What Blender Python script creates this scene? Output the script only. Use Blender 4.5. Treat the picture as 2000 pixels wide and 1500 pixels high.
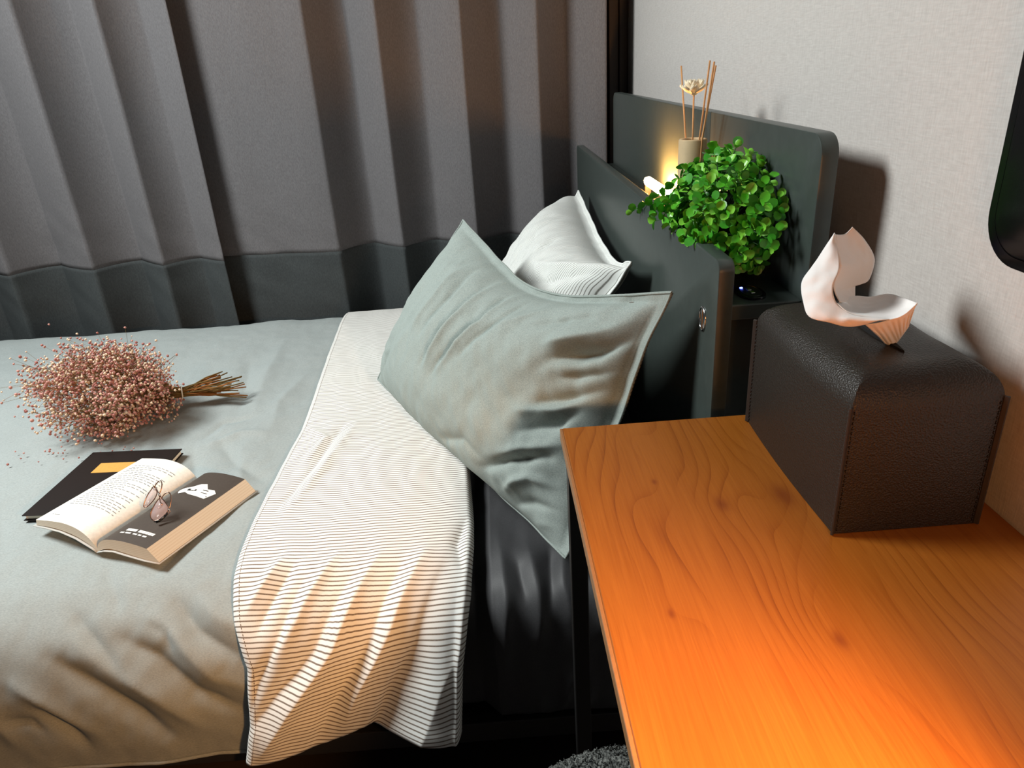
import bpy, bmesh, math, random
import numpy as np
from mathutils import Vector, Matrix, noise

for o in list(bpy.data.objects):
    bpy.data.objects.remove(o, do_unlink=True)
scene = bpy.context.scene
COL = scene.collection
PI = math.pi
rnd = random.Random(7)

# ------------------------------------------------------------------ camera, world, lights, exposure
def make_camera():
    yaw, pit, rol = (math.radians(a) for a in (0.79, 24.36, -3.89))
    f = Vector((math.sin(yaw)*math.cos(pit), math.cos(yaw)*math.cos(pit), -math.sin(pit)))
    r0 = Vector((math.cos(yaw), -math.sin(yaw), 0)); u0 = r0.cross(f)
    r = math.cos(rol)*r0 + math.sin(rol)*u0
    u = -math.sin(rol)*r0 + math.cos(rol)*u0
    cd = bpy.data.cameras.new('camera'); co = bpy.data.objects.new('camera', cd); COL.objects.link(co)
    m = Matrix((r, u, -f)).transposed().to_4x4(); m.translation = (0, 0, 1.2)
    co.matrix_world = m
    cd.sensor_width = 36; cd.sensor_fit = 'HORIZONTAL'; cd.lens = 1380/2000*36
    cd.clip_start = 0.02
    scene.camera = co
make_camera()

world = bpy.data.worlds.new('world'); scene.world = world; world.use_nodes = True
bg = world.node_tree.nodes['Background']
bg.inputs[0].default_value = (0.90, 0.93, 1.0, 1); bg.inputs[1].default_value = 0.03

def light(name, kind, loc, target, energy, color, **kw):
    d = bpy.data.lights.new(name, kind); o = bpy.data.objects.new(name, d); COL.objects.link(o)
    o.location = loc
    o.rotation_euler = (Vector(target)-Vector(loc)).to_track_quat('-Z', 'Y').to_euler()
    d.energy = energy; d.color = color
    for k, v in kw.items(): setattr(d, k, v)
    return o
# the room's ceiling lamp (out of frame, to the left) and the warm desk lamp (out of frame, at the desk's near end)
light('ceiling_lamp_light', 'AREA', (-1.75, 1.22, 2.32), (-0.4, 1.2, 0.5), 74, (0.96, 1.0, 0.98), shape='DISK', size=0.8)
light('desk_lamp_light', 'SPOT', (0.22, 0.08, 0.97), (0.22-0.5, 0.08+0.4, 0.97-0.77), 36, (1.0, 0.49, 0.17),
      spot_size=math.radians(116), spot_blend=0.65, shadow_soft_size=0.035)
# the same lamp's translucent shade glows faintly all round
light('desk_lamp_shade_light', 'POINT', (0.22, 0.08, 0.99), (0.22, 0.08, 0), 3.6, (1.0, 0.42, 0.13), shadow_soft_size=0.05)

vs = scene.view_settings
vs.view_transform = 'Standard'; vs.look = 'None'; vs.gamma = 1.0; vs.use_curve_mapping = False
vs.exposure = 0.0

# ------------------------------------------------------------------ helpers
def tag(o, label=None, cat=None, group=None, kind=None):
    if label: o['label'] = label
    if cat: o['category'] = cat
    if group: o['group'] = group
    if kind: o['kind'] = kind
    return o

def empty(name, loc, label, cat, group=None):
    o = bpy.data.objects.new(name, None); COL.objects.link(o); o.location = loc
    o.empty_display_size = 0.02
    return tag(o, label, cat, group)

def link(name, me, mat, parent=None, smooth=False):
    if mat is not None and not me.materials:
        for m in (mat if isinstance(mat, (list, tuple)) else [mat]): me.materials.append(m)
    if smooth:
        me.polygons.foreach_set('use_smooth', [True]*len(me.polygons))
    o = bpy.data.objects.new(name, me); COL.objects.link(o)
    if parent is not None:
        o.parent = parent
        o.matrix_parent_inverse = Matrix.Translation(-parent.location)   # parents are unrotated empties
    return o

def mesh(name, verts, faces, mat, parent=None, smooth=True, uvs=None):
    me = bpy.data.meshes.new(name)
    me.from_pydata([tuple(float(c) for c in v) for v in verts], [], faces); me.update()
    if uvs is not None:
        l = me.uv_layers.new(name='uv')
        idx = np.zeros(len(me.loops), dtype=np.int32); me.loops.foreach_get('vertex_index', idx)
        l.data.foreach_set('uv', np.asarray(uvs, dtype=np.float32)[idx].ravel())
    return link(name, me, mat, parent, smooth)

def from_bm(name, bm, mat, parent=None, smooth=False):
    bmesh.ops.recalc_face_normals(bm, faces=bm.faces[:])
    me = bpy.data.meshes.new(name); bm.to_mesh(me); bm.free()
    return link(name, me, mat, parent, smooth)

def bm_box(bm, lo, hi, bevel=0.0, seg=2):
    r = bmesh.ops.create_cube(bm, size=1)
    vs_ = r['verts']
    for v in vs_:
        v.co = Vector([lo[i] + (v.co[i]+0.5)*(hi[i]-lo[i]) for i in range(3)])
    if bevel:
        es = list({e for v in vs_ for e in v.link_edges})
        bmesh.ops.bevel(bm, geom=es, offset=bevel, segments=seg, affect='EDGES', profile=0.5)

def box(name, lo, hi, mat, parent=None, bevel=0.0, seg=2):
    bm = bmesh.new(); bm_box(bm, lo, hi, bevel, seg)
    return from_bm(name, bm, mat, parent)

def grid_faces(nu, nv, flip=False, off=0):
    fs = []
    for j in range(nv-1):
        for i in range(nu-1):
            a = off+j*nu+i
            q = (a, a+1, a+nu+1, a+nu)
            fs.append(q[::-1] if flip else q)
    return fs

def tube_data(pts, rad, n=8, closed=False):
    pts = [Vector(p) for p in pts]; N = len(pts)
    rads = rad if isinstance(rad, (list, tuple)) else [rad]*N
    vs_, fs = [], []
    ref = None
    for i, p in enumerate(pts):
        if closed: t = pts[(i+1) % N]-pts[i-1]
        else: t = pts[min(i+1, N-1)]-pts[max(i-1, 0)]
        t.normalize()
        if ref is None:
            ref = t.orthogonal().normalized()
        else:
            ref = ref - t*ref.dot(t)
            if ref.length < 1e-6: ref = t.orthogonal()
            ref.normalize()
        b = t.cross(ref)
        for k in range(n):
            a = 2*PI*k/n
            vs_.append(p + (ref*math.cos(a)+b*math.sin(a))*rads[i])
    for i in range(N if closed else N-1):
        for k in range(n):
            a = i*n+k; b_ = i*n+(k+1) % n
            c = ((i+1) % N)*n+(k+1) % n; d = ((i+1) % N)*n+k
            fs.append((a, b_, c, d))
    if not closed:
        fs.append(tuple(range(n-1, -1, -1))); fs.append(tuple((N-1)*n+k for k in range(n)))
    return vs_, fs

def tube(name, pts, rad, mat, parent=None, n=8, closed=False):
    v, f = tube_data(pts, rad, n, closed)
    return mesh(name, v, f, mat, parent, True)

class Bag:                                  # collects pieces of ONE part
    def __init__(s): s.v = []; s.f = []; s.m = []
    def add(s, v, f, mi=0):
        o = len(s.v); s.v += [tuple(p) for p in v]; s.f += [tuple(i+o for i in q) for q in f]; s.m += [mi]*len(f)
    def build(s, name, mats, parent=None, smooth=True):
        me = bpy.data.meshes.new(name); me.from_pydata(s.v, [], s.f); me.update()
        for m in (mats if isinstance(mats, (list, tuple)) else [mats]): me.materials.append(m)
        me.polygons.foreach_set('material_index', s.m)
        return link(name, me, None, parent, smooth)

def lathe(name, prof, center, mat, parent=None, n=32, cap=True):
    vs_, fs = [], []
    for (r, z) in prof:
        for k in range(n):
            a = 2*PI*k/n
            vs_.append((center[0]+r*math.cos(a), center[1]+r*math.sin(a), center[2]+z))
    for i in range(len(prof)-1):
        for k in range(n):
            fs.append((i*n+k, i*n+(k+1) % n, (i+1)*n+(k+1) % n, (i+1)*n+k))
    if cap:
        fs.append(tuple(range(n-1, -1, -1))); fs.append(tuple((len(prof)-1)*n+k for k in range(n)))
    return mesh(name, vs_, fs, mat, parent, True)

def autosmooth(o, deg=35):
    me = o.data
    me.polygons.foreach_set('use_smooth', [True]*len(me.polygons))
    try: me.set_sharp_from_angle(angle=math.radians(deg))
    except Exception: pass
    return o

def fbm(p, octv=3):
    return noise.fractal(p, 1.0, 2.0, octv)

# ------------------------------------------------------------------ materials
class NB:
    """small node builder"""
    def __init__(s, name, rough=0.6, spec=0.5):
        s.mat = bpy.data.materials.new(name); s.mat.use_nodes = True
        s.t = s.mat.node_tree; s.n = s.t.nodes; s.b = s.n['Principled BSDF']
        s.b.inputs['Roughness'].default_value = rough
        s.b.inputs['Specular IOR Level'].default_value = spec
    def L(s, a, b): s.t.links.new(a, b)
    def val(s, sock, v):
        if hasattr(v, 'is_output'): s.L(v, sock)
        else: sock.default_value = v
    def math(s, op, a, b=0.0, c=None, clamp=False):
        m = s.n.new('ShaderNodeMath'); m.operation = op; m.use_clamp = clamp
        s.val(m.inputs[0], a); s.val(m.inputs[1], b)
        if c is not None: s.val(m.inputs[2], c)
        return m.outputs[0]
    def coord(s, which='Object'):
        return s.n.new('ShaderNodeTexCoord').outputs[which]
    def mapping(s, vec, scale=(1, 1, 1), loc=(0, 0, 0), rot=(0, 0, 0)):
        m = s.n.new('ShaderNodeMapping'); s.L(vec, m.inputs[0])
        m.inputs['Scale'].default_value = scale; m.inputs['Location'].default_value = loc; m.inputs['Rotation'].default_value = rot
        return m.outputs[0]
    def noise(s, vec, scale, detail=3, rough=0.55, dist=0.0):
        t = s.n.new('ShaderNodeTexNoise'); s.L(vec, t.inputs['Vector'])
        t.inputs['Scale'].default_value = scale; t.inputs['Detail'].default_value = detail
        t.inputs['Roughness'].default_value = rough; t.inputs['Distortion'].default_value = dist
        return t.outputs['Fac']
    def voronoi(s, vec, scale, feature='F1'):
        t = s.n.new('ShaderNodeTexVoronoi'); s.L(vec, t.inputs['Vector']); t.feature = feature
        t.inputs['Scale'].default_value = scale
        return t.outputs['Distance']
    def sep(s, vec):
        x = s.n.new('ShaderNodeSeparateXYZ'); s.L(vec, x.inputs[0]); return x.outputs
    def ramp(s, fac, stops, interp='LINEAR'):
        r = s.n.new('ShaderNodeValToRGB'); s.L(fac, r.inputs[0]); cr = r.color_ramp; cr.interpolation = interp
        while len(cr.elements) < len(stops): cr.elements.new(0.5)
        for e, (p, c) in zip(cr.elements, stops):
            e.position = p; e.color = (c[0], c[1], c[2], 1)
        return r.outputs[0]
    def mix(s, fac, a, b, mode='MIX'):
        m = s.n.new('ShaderNodeMix'); m.data_type = 'RGBA'; m.blend_type = mode
        s.val(m.inputs[0], fac)
        for i, v in ((6, a), (7, b)):
            if hasattr(v, 'is_output'): s.L(v, m.inputs[i])
            else: m.inputs[i].default_value = (v[0], v[1], v[2], 1)
        return m.outputs[2]
    def color(s, c):
        if hasattr(c, 'is_output'): s.L(c, s.b.inputs['Base Color'])
        else: s.b.inputs['Base Color'].default_value = (c[0], c[1], c[2], 1)
        return s
    def bump(s, h, strength=0.3, dist=0.001):
        b = s.n.new('ShaderNodeBump'); b.inputs['Strength'].default_value = strength; b.inputs['Distance'].default_value = dist
        s.L(h, b.inputs['Height']); s.L(b.outputs[0], s.b.inputs['Normal']); return s

def srgb(r, g, b):
    def f(c):
        c /= 255
        return c/12.92 if c <= 0.04045 else ((c+0.055)/1.055)**2.4
    return (f(r), f(g), f(b))

def fabric(name, c1, c2, scale=500, stretch=(1, 1, 1), rough=0.9, bump=0.25, sheen=0.0, spec=0.15, patch=0.0):
    n = NB(name, rough, spec); co = n.coord('Object')
    f1 = n.noise(n.mapping(co, stretch), scale, 2, 0.6)
    col = n.ramp(f1, [(0.3, c1), (0.7, c2)])
    if patch:
        f2 = n.noise(co, 6, 3)
        col = n.mix(n.math('MULTIPLY', n.math('SUBTRACT', f2, 0.5), patch, clamp=True), col, tuple(c*0.75 for c in c1))
    n.color(col); n.bump(f1, bump, 0.0006)
    if sheen: n.b.inputs['Sheen Weight'].default_value = sheen
    return n.mat

def striped(name, white, dark, period, duty, axis=1, hem=None):
    n = NB(name, 0.9, 0.12); uv = n.coord('UV'); x = n.sep(uv)
    wob = n.math('MULTIPLY', n.math('SUBTRACT', n.noise(uv, 9, 2), 0.5), period*0.6)
    fr = n.math('FRACT', n.math('DIVIDE', n.math('ADD', x[axis], wob), period))
    tri = n.math('ABSOLUTE', n.math('SUBTRACT', fr, 0.5))          # 0 at line centre
    line = n.math('SMOOTH_MIN', 1.0, n.math('MULTIPLY', n.math('SUBTRACT', duty*0.5+0.06, tri), 1/0.12, clamp=True), 0.01)
    brk = n.math('ADD', 0.75, n.math('MULTIPLY', n.noise(uv, 700, 1), 0.45))
    col = n.mix(n.math('MULTIPLY', line, brk, clamp=True), white, dark)
    if hem is not None:
        d = n.math('ABSOLUTE', n.math('SUBTRACT', x[0], hem))
        st = n.math('LESS_THAN', d, 0.0007)
        dash = n.math('GREATER_THAN', n.math('FRACT', n.math('MULTIPLY', x[1], 220)), 0.35)
        col = n.mix(n.math('MULTIPLY', st, dash), col, dark)
    n.color(col)
    n.bump(n.noise(n.coord('Object'), 600, 2), 0.2, 0.0005)
    return n.mat

def plain(name, c, rough=0.5, metal=0.0, spec=0.5, bump=0.0, bscale=200):
    n = NB(name, rough, spec); n.b.inputs['Metallic'].default_value = metal
    co = n.coord('Object')
    f = n.noise(co, bscale, 3)
    n.color(n.ramp(f, [(0.25, tuple(k*0.9 for k in c)), (0.75, tuple(min(1, k*1.08) for k in c))]))
    if bump: n.bump(f, bump, 0.0008)
    return n.mat

def glow(name, c, strength):
    n = NB(name, 0.4); n.color(c); n.b.inputs['Emission Color'].default_value = (c[0], c[1], c[2], 1)
    n.b.inputs['Emission Strength'].default_value = strength
    return n.mat

M = {}
# wallpaper: pale grey with a fine woven relief
n = NB('wallpaper', 0.85, 0.2); co = n.coord('Object')
w1 = n.noise(n.mapping(co, (1, 1, 0.12)), 420, 2); w2 = n.noise(n.mapping(co, (1, 0.12, 1)), 420, 2)
ww = n.math('ADD', w1, w2)
n.color(n.ramp(n.math('MULTIPLY', ww, 0.5), [(0.3, srgb(188, 183, 179)), (0.7, srgb(206, 202, 198))])); n.bump(ww, 0.35, 0.0008)
M['wall'] = n.mat
M['floor'] = plain('dark_floor', srgb(46, 36, 30), 0.6)
M['frame_dark'] = plain('dark_frame', srgb(52, 42, 36), 0.6)
M['lining'] = plain('curtain_lining_wall', srgb(92, 84, 78), 0.9)
M['curtain'] = fabric('curtain_cloth', srgb(98, 96, 98), srgb(112, 110, 112), 330, (1, 1, 0.4), 0.95, 0.25, patch=0.0)
M['curtain_band'] = fabric('curtain_band_cloth', srgb(60, 64, 65), srgb(71, 75, 76), 330, (1, 1, 0.4), 0.9, 0.25)
M['headboard'] = plain('charcoal_painted_board', srgb(62, 70, 67), 0.36, 0, 0.5, 0.05, 60)
M['bed_black'] = plain('black_bed_rail', srgb(38, 35, 33), 0.5)
M['sheet'] = fabric('charcoal_sheet', srgb(62, 62, 64), srgb(72, 72, 74), 600, (1, 1, 1), 0.55, 0.12, spec=0.35)
M['duvet'] = fabric('grey_chambray_duvet', srgb(148, 155, 154), srgb(168, 175, 174), 800, (0.3, 1, 1), 0.95, 0.12, patch=0.0)
M['pillow_grey'] = fabric('grey_chambray_pillow', srgb(140, 150, 146), srgb(168, 177, 172), 700, (0.5, 1, 1), 0.92, 0.15)
M['stripe_band'] = striped('striped_cotton', srgb(244, 244, 240), srgb(124, 110, 98), 0.0073, 0.28, 1, 0.013)
M['stripe_pillow'] = striped('striped_pillow_cotton', srgb(234, 237, 234), srgb(120, 118, 112), 0.0050, 0.22, 0)
M['stripe_back'] = striped('striped_pillow_back', srgb(168, 166, 158), srgb(100, 94, 88), 0.0066, 0.40, 1)
M['thread'] = plain('grey_thread', srgb(150, 156, 156), 0.9)
M['steel_black'] = plain('black_steel', srgb(22, 21, 21), 0.5)
M['chrome'] = plain('chrome', srgb(210, 212, 212), 0.18, 1.0)
M['black_gloss'] = plain('black_gloss', srgb(10, 10, 12), 0.18)
M['black_plastic'] = plain('black_plastic', srgb(18, 18, 20), 0.4)

# stained pine, grain along y, with knots
def wood():
    n = NB('orange_stained_pine', 0.42, 0.4); co = n.coord('Object'); s = n.sep(co); X, Y = s[0], s[1]
    g = X
    core = None
    for (kx, ky, a, sx, sy, r) in ((0.262, 0.437, 0.030, 0.030, 0.075, 0.0055), (0.298, 0.648, -0.026, 0.03, 0.07, 0.011),
                                   (0.228, 0.640, 0.022, 0.026, 0.06, 0.007), (0.166, 0.694, -0.020, 0.028, 0.06, 0.003),
                                   (0.133, 0.482, 0.018, 0.022, 0.06, 0.003)):
        dx = n.math('DIVIDE', n.math('SUBTRACT', X, kx), sx); dy = n.math('DIVIDE', n.math('SUBTRACT', Y, ky), sy)
        d2 = n.math('ADD', n.math('MULTIPLY', dx, dx), n.math('MULTIPLY', dy, dy))
        e = n.math('POWER', 2.71828, n.math('MULTIPLY', d2, -1.0))
        g = n.math('ADD', g, n.math('MULTIPLY', e, a))
        ex = n.math('DIVIDE', n.math('SUBTRACT', X, kx), r); ey = n.math('DIVIDE', n.math('SUBTRACT', n.math('ADD', Y, n.math('MULTIPLY', n.noise(co, 90, 2), 0.006)), ky), r*1.9)
        c2 = n.math('POWER', 2.71828, n.math('MULTIPLY', n.math('ADD', n.math('MULTIPLY', ex, ex), n.math('MULTIPLY', ey, ey)), -1.0))
        core = c2 if core is None else n.math('ADD', core, c2)
    slow = n.noise(n.mapping(co, (3.0, 0.9, 1)), 2.2, 2)
    g2 = n.math('ADD', g, n.math('MULTIPLY', slow, 0.16))
    rings = n.math('FRACT', n.math('MULTIPLY', g2, 62))
    rings = n.math('POWER', rings, 5.0)
    rings = n.math('MULTIPLY', rings, n.math('MULTIPLY', n.math('SUBTRACT', n.noise(n.mapping(co, (6, 1.6, 1)), 2.5, 2), 0.36), 3.2, clamp=True))
    fine = n.noise(n.mapping(co, (46, 1.1, 1)), 9, 4, 0.7)
    broad = n.noise(n.mapping(co, (5, 0.6, 1)), 3, 2)
    fac = n.math('ADD', n.math('MULTIPLY', rings, 0.34), n.math('ADD', n.math('MULTIPLY', fine, 0.48), n.math('MULTIPLY', broad, 0.26)))
    col = n.ramp(fac, [(0.25, srgb(154, 92, 29)), (0.5, srgb(137, 76, 18)), (0.8, srgb(108, 53, 9))])
    col = n.mix(n.math('MULTIPLY', core, 0.6, clamp=True), col, srgb(96, 34, 10))
    n.color(col)
    h = n.math('ADD', n.math('MULTIPLY', rings, -0.6), n.math('MULTIPLY', fine, 0.7))
    n.bump(h, 0.15, 0.001)
    return n.mat
M['wood'] = wood()
M['wood_edge'] = plain('pale_board_edge', srgb(140, 98, 60), 0.6)

# pebbled leather
n = NB('brown_leather', 0.46, 0.5); co = n.coord('Object')
v = n.voronoi(n.mapping(co, (1, 1, 1)), 520); v2 = n.noise(co, 420, 3)
h = n.math('ADD', v, n.math('MULTIPLY', v2, 0.5))
n.color(n.ramp(v2, [(0.3, srgb(30, 24, 19)), (0.7, srgb(37, 30, 24))])); n.bump(h, 0.55, 0.0011)
M['leather'] = n.mat
M['leather_edge'] = plain('leather_cut_edge', srgb(40, 30, 23), 0.7)
M['slot'] = plain('slot_black', srgb(8, 7, 7), 0.9)
n = NB('tissue_paper', 0.9, 0.1); co = n.coord('Object')
n.color(srgb(240, 236, 234)); n.bump(n.noise(co, 500, 3), 0.2, 0.0006)
n.b.inputs['Subsurface Weight'].default_value = 0.0
M['tissue'] = n.mat
for i, c in enumerate(((88, 182, 44), (130, 206, 66), (64, 154, 40))):
    n = NB('leaf_green_%d' % i, 0.35, 0.5); co = n.coord('Object')
    c = srgb(*c); n.color(n.ramp(n.noise(co, 60, 2), [(0.3, tuple(k*0.8 for k in c)), (0.7, c)]))
    M['leaf%d' % i] = n.mat
M['leaf_stem'] = plain('leaf_stem', srgb(40, 84, 30), 0.6)
M['pot'] = plain('brown_pot', srgb(92, 56, 34), 0.8, bump=0.3, bscale=90)
M['soil'] = plain('dark_moss', srgb(18, 24, 12), 0.95)
M['vessel'] = plain('pale_wood_vessel', srgb(196, 172, 134), 0.7, bscale=40)
M['reed'] = plain('rattan_reed', srgb(206, 150, 98), 0.8)
M['petal'] = plain('cream_petal', srgb(246, 230, 200), 0.8)
M['tube_glow'] = glow('warm_tube_glow', (1.0, 0.45, 0.12), 400.0)
M['led_blue'] = glow('blue_led', (0.08, 0.12, 1.0), 12.0)
M['pink0'] = plain('dusty_pink_floret', srgb(204, 150, 140), 0.9)
M['pink1'] = plain('cream_floret', srgb(232, 206, 178), 0.9)
M['pink2'] = plain('rose_floret', srgb(176, 116, 108), 0.9)
M['dry_stem'] = plain('dry_olive_stem', srgb(112, 88, 42), 0.9)
M['dry_stem2'] = plain('dry_brown_stem', srgb(150, 98, 48), 0.9)
M['string'] = plain('white_string', srgb(226, 222, 210), 0.9)
M['paper'] = plain('book_paper', srgb(246, 242, 232), 0.9)
M['print'] = plain('grey_print', srgb(140, 138, 136), 0.9)
M['dark_page'] = plain('dark_brown_page', srgb(72, 62, 54), 0.6)
M['white_print'] = plain('white_print', srgb(238, 236, 230), 0.9)
M['black_print'] = plain('black_print', srgb(30, 28, 28), 0.9)
n = NB('page_edges', 0.9, 0.1); s_ = n.sep(n.coord('Object'))
n.color(n.ramp(n.math('FRACT', n.math('MULTIPLY', n.math('ADD', s_[2], n.math('MULTIPLY', n.noise(n.coord('Object'), 12, 2), 0.002)), 260)),
               [(0.0, srgb(228, 214, 192)), (0.35, srgb(246, 238, 222)), (1.0, srgb(238, 228, 208))]))
M['page_edge'] = n.mat
M['book_cover'] = plain('dark_book_cover', srgb(26, 17, 14), 0.6, 0, 0.25)
M['book_inner'] = plain('pale_flap', srgb(206, 204, 198), 0.7)
M['gold'] = plain('ochre_label', srgb(214, 160, 76), 0.6)
M['rose_gold'] = plain('rose_gold_wire', srgb(190, 150, 132), 0.25, 1.0)
n = NB('pink_lens', 0.05, 0.5); n.color((0.80, 0.62, 0.62)); n.b.inputs['Alpha'].default_value = 0.35
M['lens'] = n.mat
n = NB('grey_boucle', 0.95, 0.1); co = n.coord('Object')
n.color(n.ramp(n.noise(co, 330, 3), [(0.35, srgb(48, 50, 50)), (0.65, srgb(134, 136, 132))])); n.bump(n.voronoi(co, 260), 0.8, 0.003)
M['boucle'] = n.mat

# ------------------------------------------------------------------ GEOM (pure numpy surfaces)
#GEOM-BEGIN
def catmull(pts, n):
    P = np.asarray(pts, float)
    d = np.r_[0, np.cumsum(np.linalg.norm(np.diff(P, axis=0), axis=1))]
    t = np.linspace(0, d[-1], n)
    Pm = np.vstack([2*P[0]-P[1], P, 2*P[-1]-P[-2]])
    out = []
    for x in t:
        i = min(np.searchsorted(d, x, side='right')-1, len(P)-2)
        u = (x-d[i])/(d[i+1]-d[i]); p0, p1, p2, p3 = Pm[i:i+4]
        out.append(0.5*((2*p1)+(-p0+p2)*u+(2*p0-5*p1+4*p2-p3)*u*u+(-p0+3*p1-3*p2+p3)*u**3))
    return np.array(out)

# cross-section of bedding over the mattress: (y, z), from the far side over the top and down the near side
BED_PATH = [(2.405, 0.22), (2.402, 0.34), (2.38, 0.413), (2.32, 0.443), (2.1, 0.448), (1.6, 0.450), (1.2, 0.447), (1.02, 0.438), (0.950, 0.416),
            (0.902, 0.372), (0.878, 0.30), (0.870, 0.22), (0.868, 0.146)]
def bed_path(n=400):
    P = catmull(BED_PATH, n); q = np.r_[0, np.cumsum(np.linalg.norm(np.diff(P, axis=0), axis=1))]
    return P, q
def path_eval(q):
    P, Q = bed_path()
    y = np.interp(q, Q, P[:, 0]); z = np.interp(q, Q, P[:, 1])
    e = 1e-3
    ty = np.interp(q+e, Q, P[:, 0])-np.interp(q-e, Q, P[:, 0]); tz = np.interp(q+e, Q, P[:, 1])-np.interp(q-e, Q, P[:, 1])
    l = np.sqrt(ty**2+tz**2)+1e-12
    return y, z, tz/l, -ty/l               # outward normal: up on the top face, towards -y on the side

def ridge_field(U, V, ridges):
    out = np.zeros_like(U)
    for pts, amp, w in ridges:
        P = np.asarray(pts, float); best = np.full(U.shape, 9.0); along = np.zeros_like(U)
        L = np.r_[0, np.cumsum(np.linalg.norm(np.diff(P, axis=0), axis=1))]
        for i in range(len(P)-1):
            a, b = P[i], P[i+1]; ab = b-a; l2 = ab@ab
            t = np.clip(((U-a[0])*ab[0]+(V-a[1])*ab[1])/l2, 0, 1)
            d = np.hypot(U-a[0]-t*ab[0], V-a[1]-t*ab[1])
            m = d < best; best = np.where(m, d, best); along = np.where(m, (L[i]+t*(L[i+1]-L[i]))/L[-1], along)
        taper = np.clip(np.sin(np.pi*np.clip(along*0.92+0.04, 0, 1)), 0, 1)**0.7
        out += amp*taper*np.exp(-(best/w)**1.5)
    return out

def pillow_surface(top, bottom, left, right, T, ns, nt, front=True, pw=0.62, ex=2.6):
    """Coons patch; s runs left->right, t runs bottom->top. Returns (nt, ns, 3) points and normal directions"""
    tp, bt, lf, rt = (catmull(top, ns), catmull(bottom, ns), catmull(left, nt), catmull(right, nt))
    s = np.linspace(0, 1, ns)[None, :, None]; t = np.linspace(0, 1, nt)[:, None, None]
    C = (1-t)*bt[None]+t*tp[None]+(1-s)*lf[:, None]+s*rt[:, None]
    C = C-((1-s)*(1-t)*bt[0]+s*(1-t)*bt[-1]+(1-s)*t*tp[0]+s*t*tp[-1])
    du = np.gradient(C, axis=1); dv = np.gradient(C, axis=0)
    N = np.cross(du, dv); N /= np.linalg.norm(N, axis=2, keepdims=True)+1e-12
    nm = N.mean(axis=(0, 1)); nm /= np.linalg.norm(nm)
    N = 0.35*N+0.65*nm; N /= np.linalg.norm(N, axis=2, keepdims=True)
    S = np.clip((s-0.004)/(1-0.026), 0, 1)[..., 0]+0*t[..., 0]; Tt = np.clip((t-0.004)/(1-0.039), 0, 1)[..., 0]+0*s[..., 0]
    e = (1-np.abs(2*S-1)**ex)*(1-np.abs(2*Tt-1)**ex)
    inf = T*np.clip(e, 0, 1)**pw
    sg = 1 if front else -1
    return C+N*(sg*inf)[..., None], N*sg, e

DARK = dict(  # grey chambray pillow, world points
    top=[(-0.062, 1.614, 0.884), (-0.020, 1.515, 0.855), (0.020, 1.40, 0.832), (0.062, 1.30, 0.815), (0.120, 1.18, 0.826), (0.190, 1.06, 0.858), (0.250, 0.965, 0.888)],
    bottom=[(-0.306, 1.606, 0.512), (-0.225, 1.47, 0.492), (-0.135, 1.31, 0.485), (-0.045, 1.15, 0.480), (0.030, 1.02, 0.472), (0.080, 0.915, 0.472)],
    left=[(-0.306, 1.606, 0.512), (-0.262, 1.602, 0.60), (-0.180, 1.605, 0.715), (-0.115, 1.61, 0.81), (-0.062, 1.614, 0.884)],
    right=[(0.080, 0.915, 0.472), (0.130, 0.955, 0.56), (0.175, 0.985, 0.66), (0.213, 0.985, 0.78), (0.250, 0.965, 0.888)])
WHITE = dict(
    top=[(0.262, 2.10, 0.850), (0.266, 1.90, 0.815), (0.262, 1.68, 0.800), (0.258, 1.45, 0.806), (0.255, 1.275, 0.850)],
    bottom=[(0.02, 2.12, 0.48), (0.0, 1.9, 0.47), (0.0, 1.7, 0.47), (0.01, 1.45, 0.47), (0.04, 1.27, 0.48)],
    left=[(0.02, 2.12, 0.48), (0.11, 2.08, 0.61), (0.19, 2.07, 0.74), (0.262, 2.10, 0.850)],
    right=[(0.04, 1.27, 0.48), (0.12, 1.31, 0.61), (0.20, 1.32, 0.74), (0.255, 1.275, 0.850)])
#GEOM-END

# ------------------------------------------------------------------ the room
tag(box('floor', (-3.2, -1.2, -0.05), (0.6, 2.75, 0.0), M['floor']), kind='structure')
tag(box('wall_right', (0.498, -1.2, 0.0), (0.6, 2.62, 2.4), M['wall']), kind='structure')
tag(box('wall_back', (-3.2, 2.66, 0.0), (0.6, 2.75, 2.4), M['lining']), kind='structure')
def window():
    w = bpy.data.objects.new('window_1', None); COL.objects.link(w); w.location = (-0.9, 2.62, 0.2); w['kind'] = 'structure'
    for nm, lo, hi in (('frame_jamb', (0.468, 2.585, 0.0), (0.498, 2.66, 2.4)), ('frame_stile', (0.436, 2.60, 0.0), (0.468, 2.66, 2.4)), ('frame_jamb', (-2.6, 2.60, 0.0), (-2.54, 2.66, 2.4)),
                       ('frame_head', (-2.54, 2.61, 2.2), (0.436, 2.66, 2.26)), ('frame_sill', (-2.54, 2.61, 0.20), (0.436, 2.66, 0.26)),
                       ('frame_mullion', (-1.08, 2.61, 0.26), (-1.02, 2.66, 2.2))):
        box(nm, lo, hi, M['frame_dark'], w, 0.003)
    for x0, x1 in ((-2.54, -1.08), (-1.02, 0.436)):
        box('pane', (x0, 2.645, 0.26), (x1, 2.655, 2.2), M['black_gloss'], w)
window()

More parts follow.
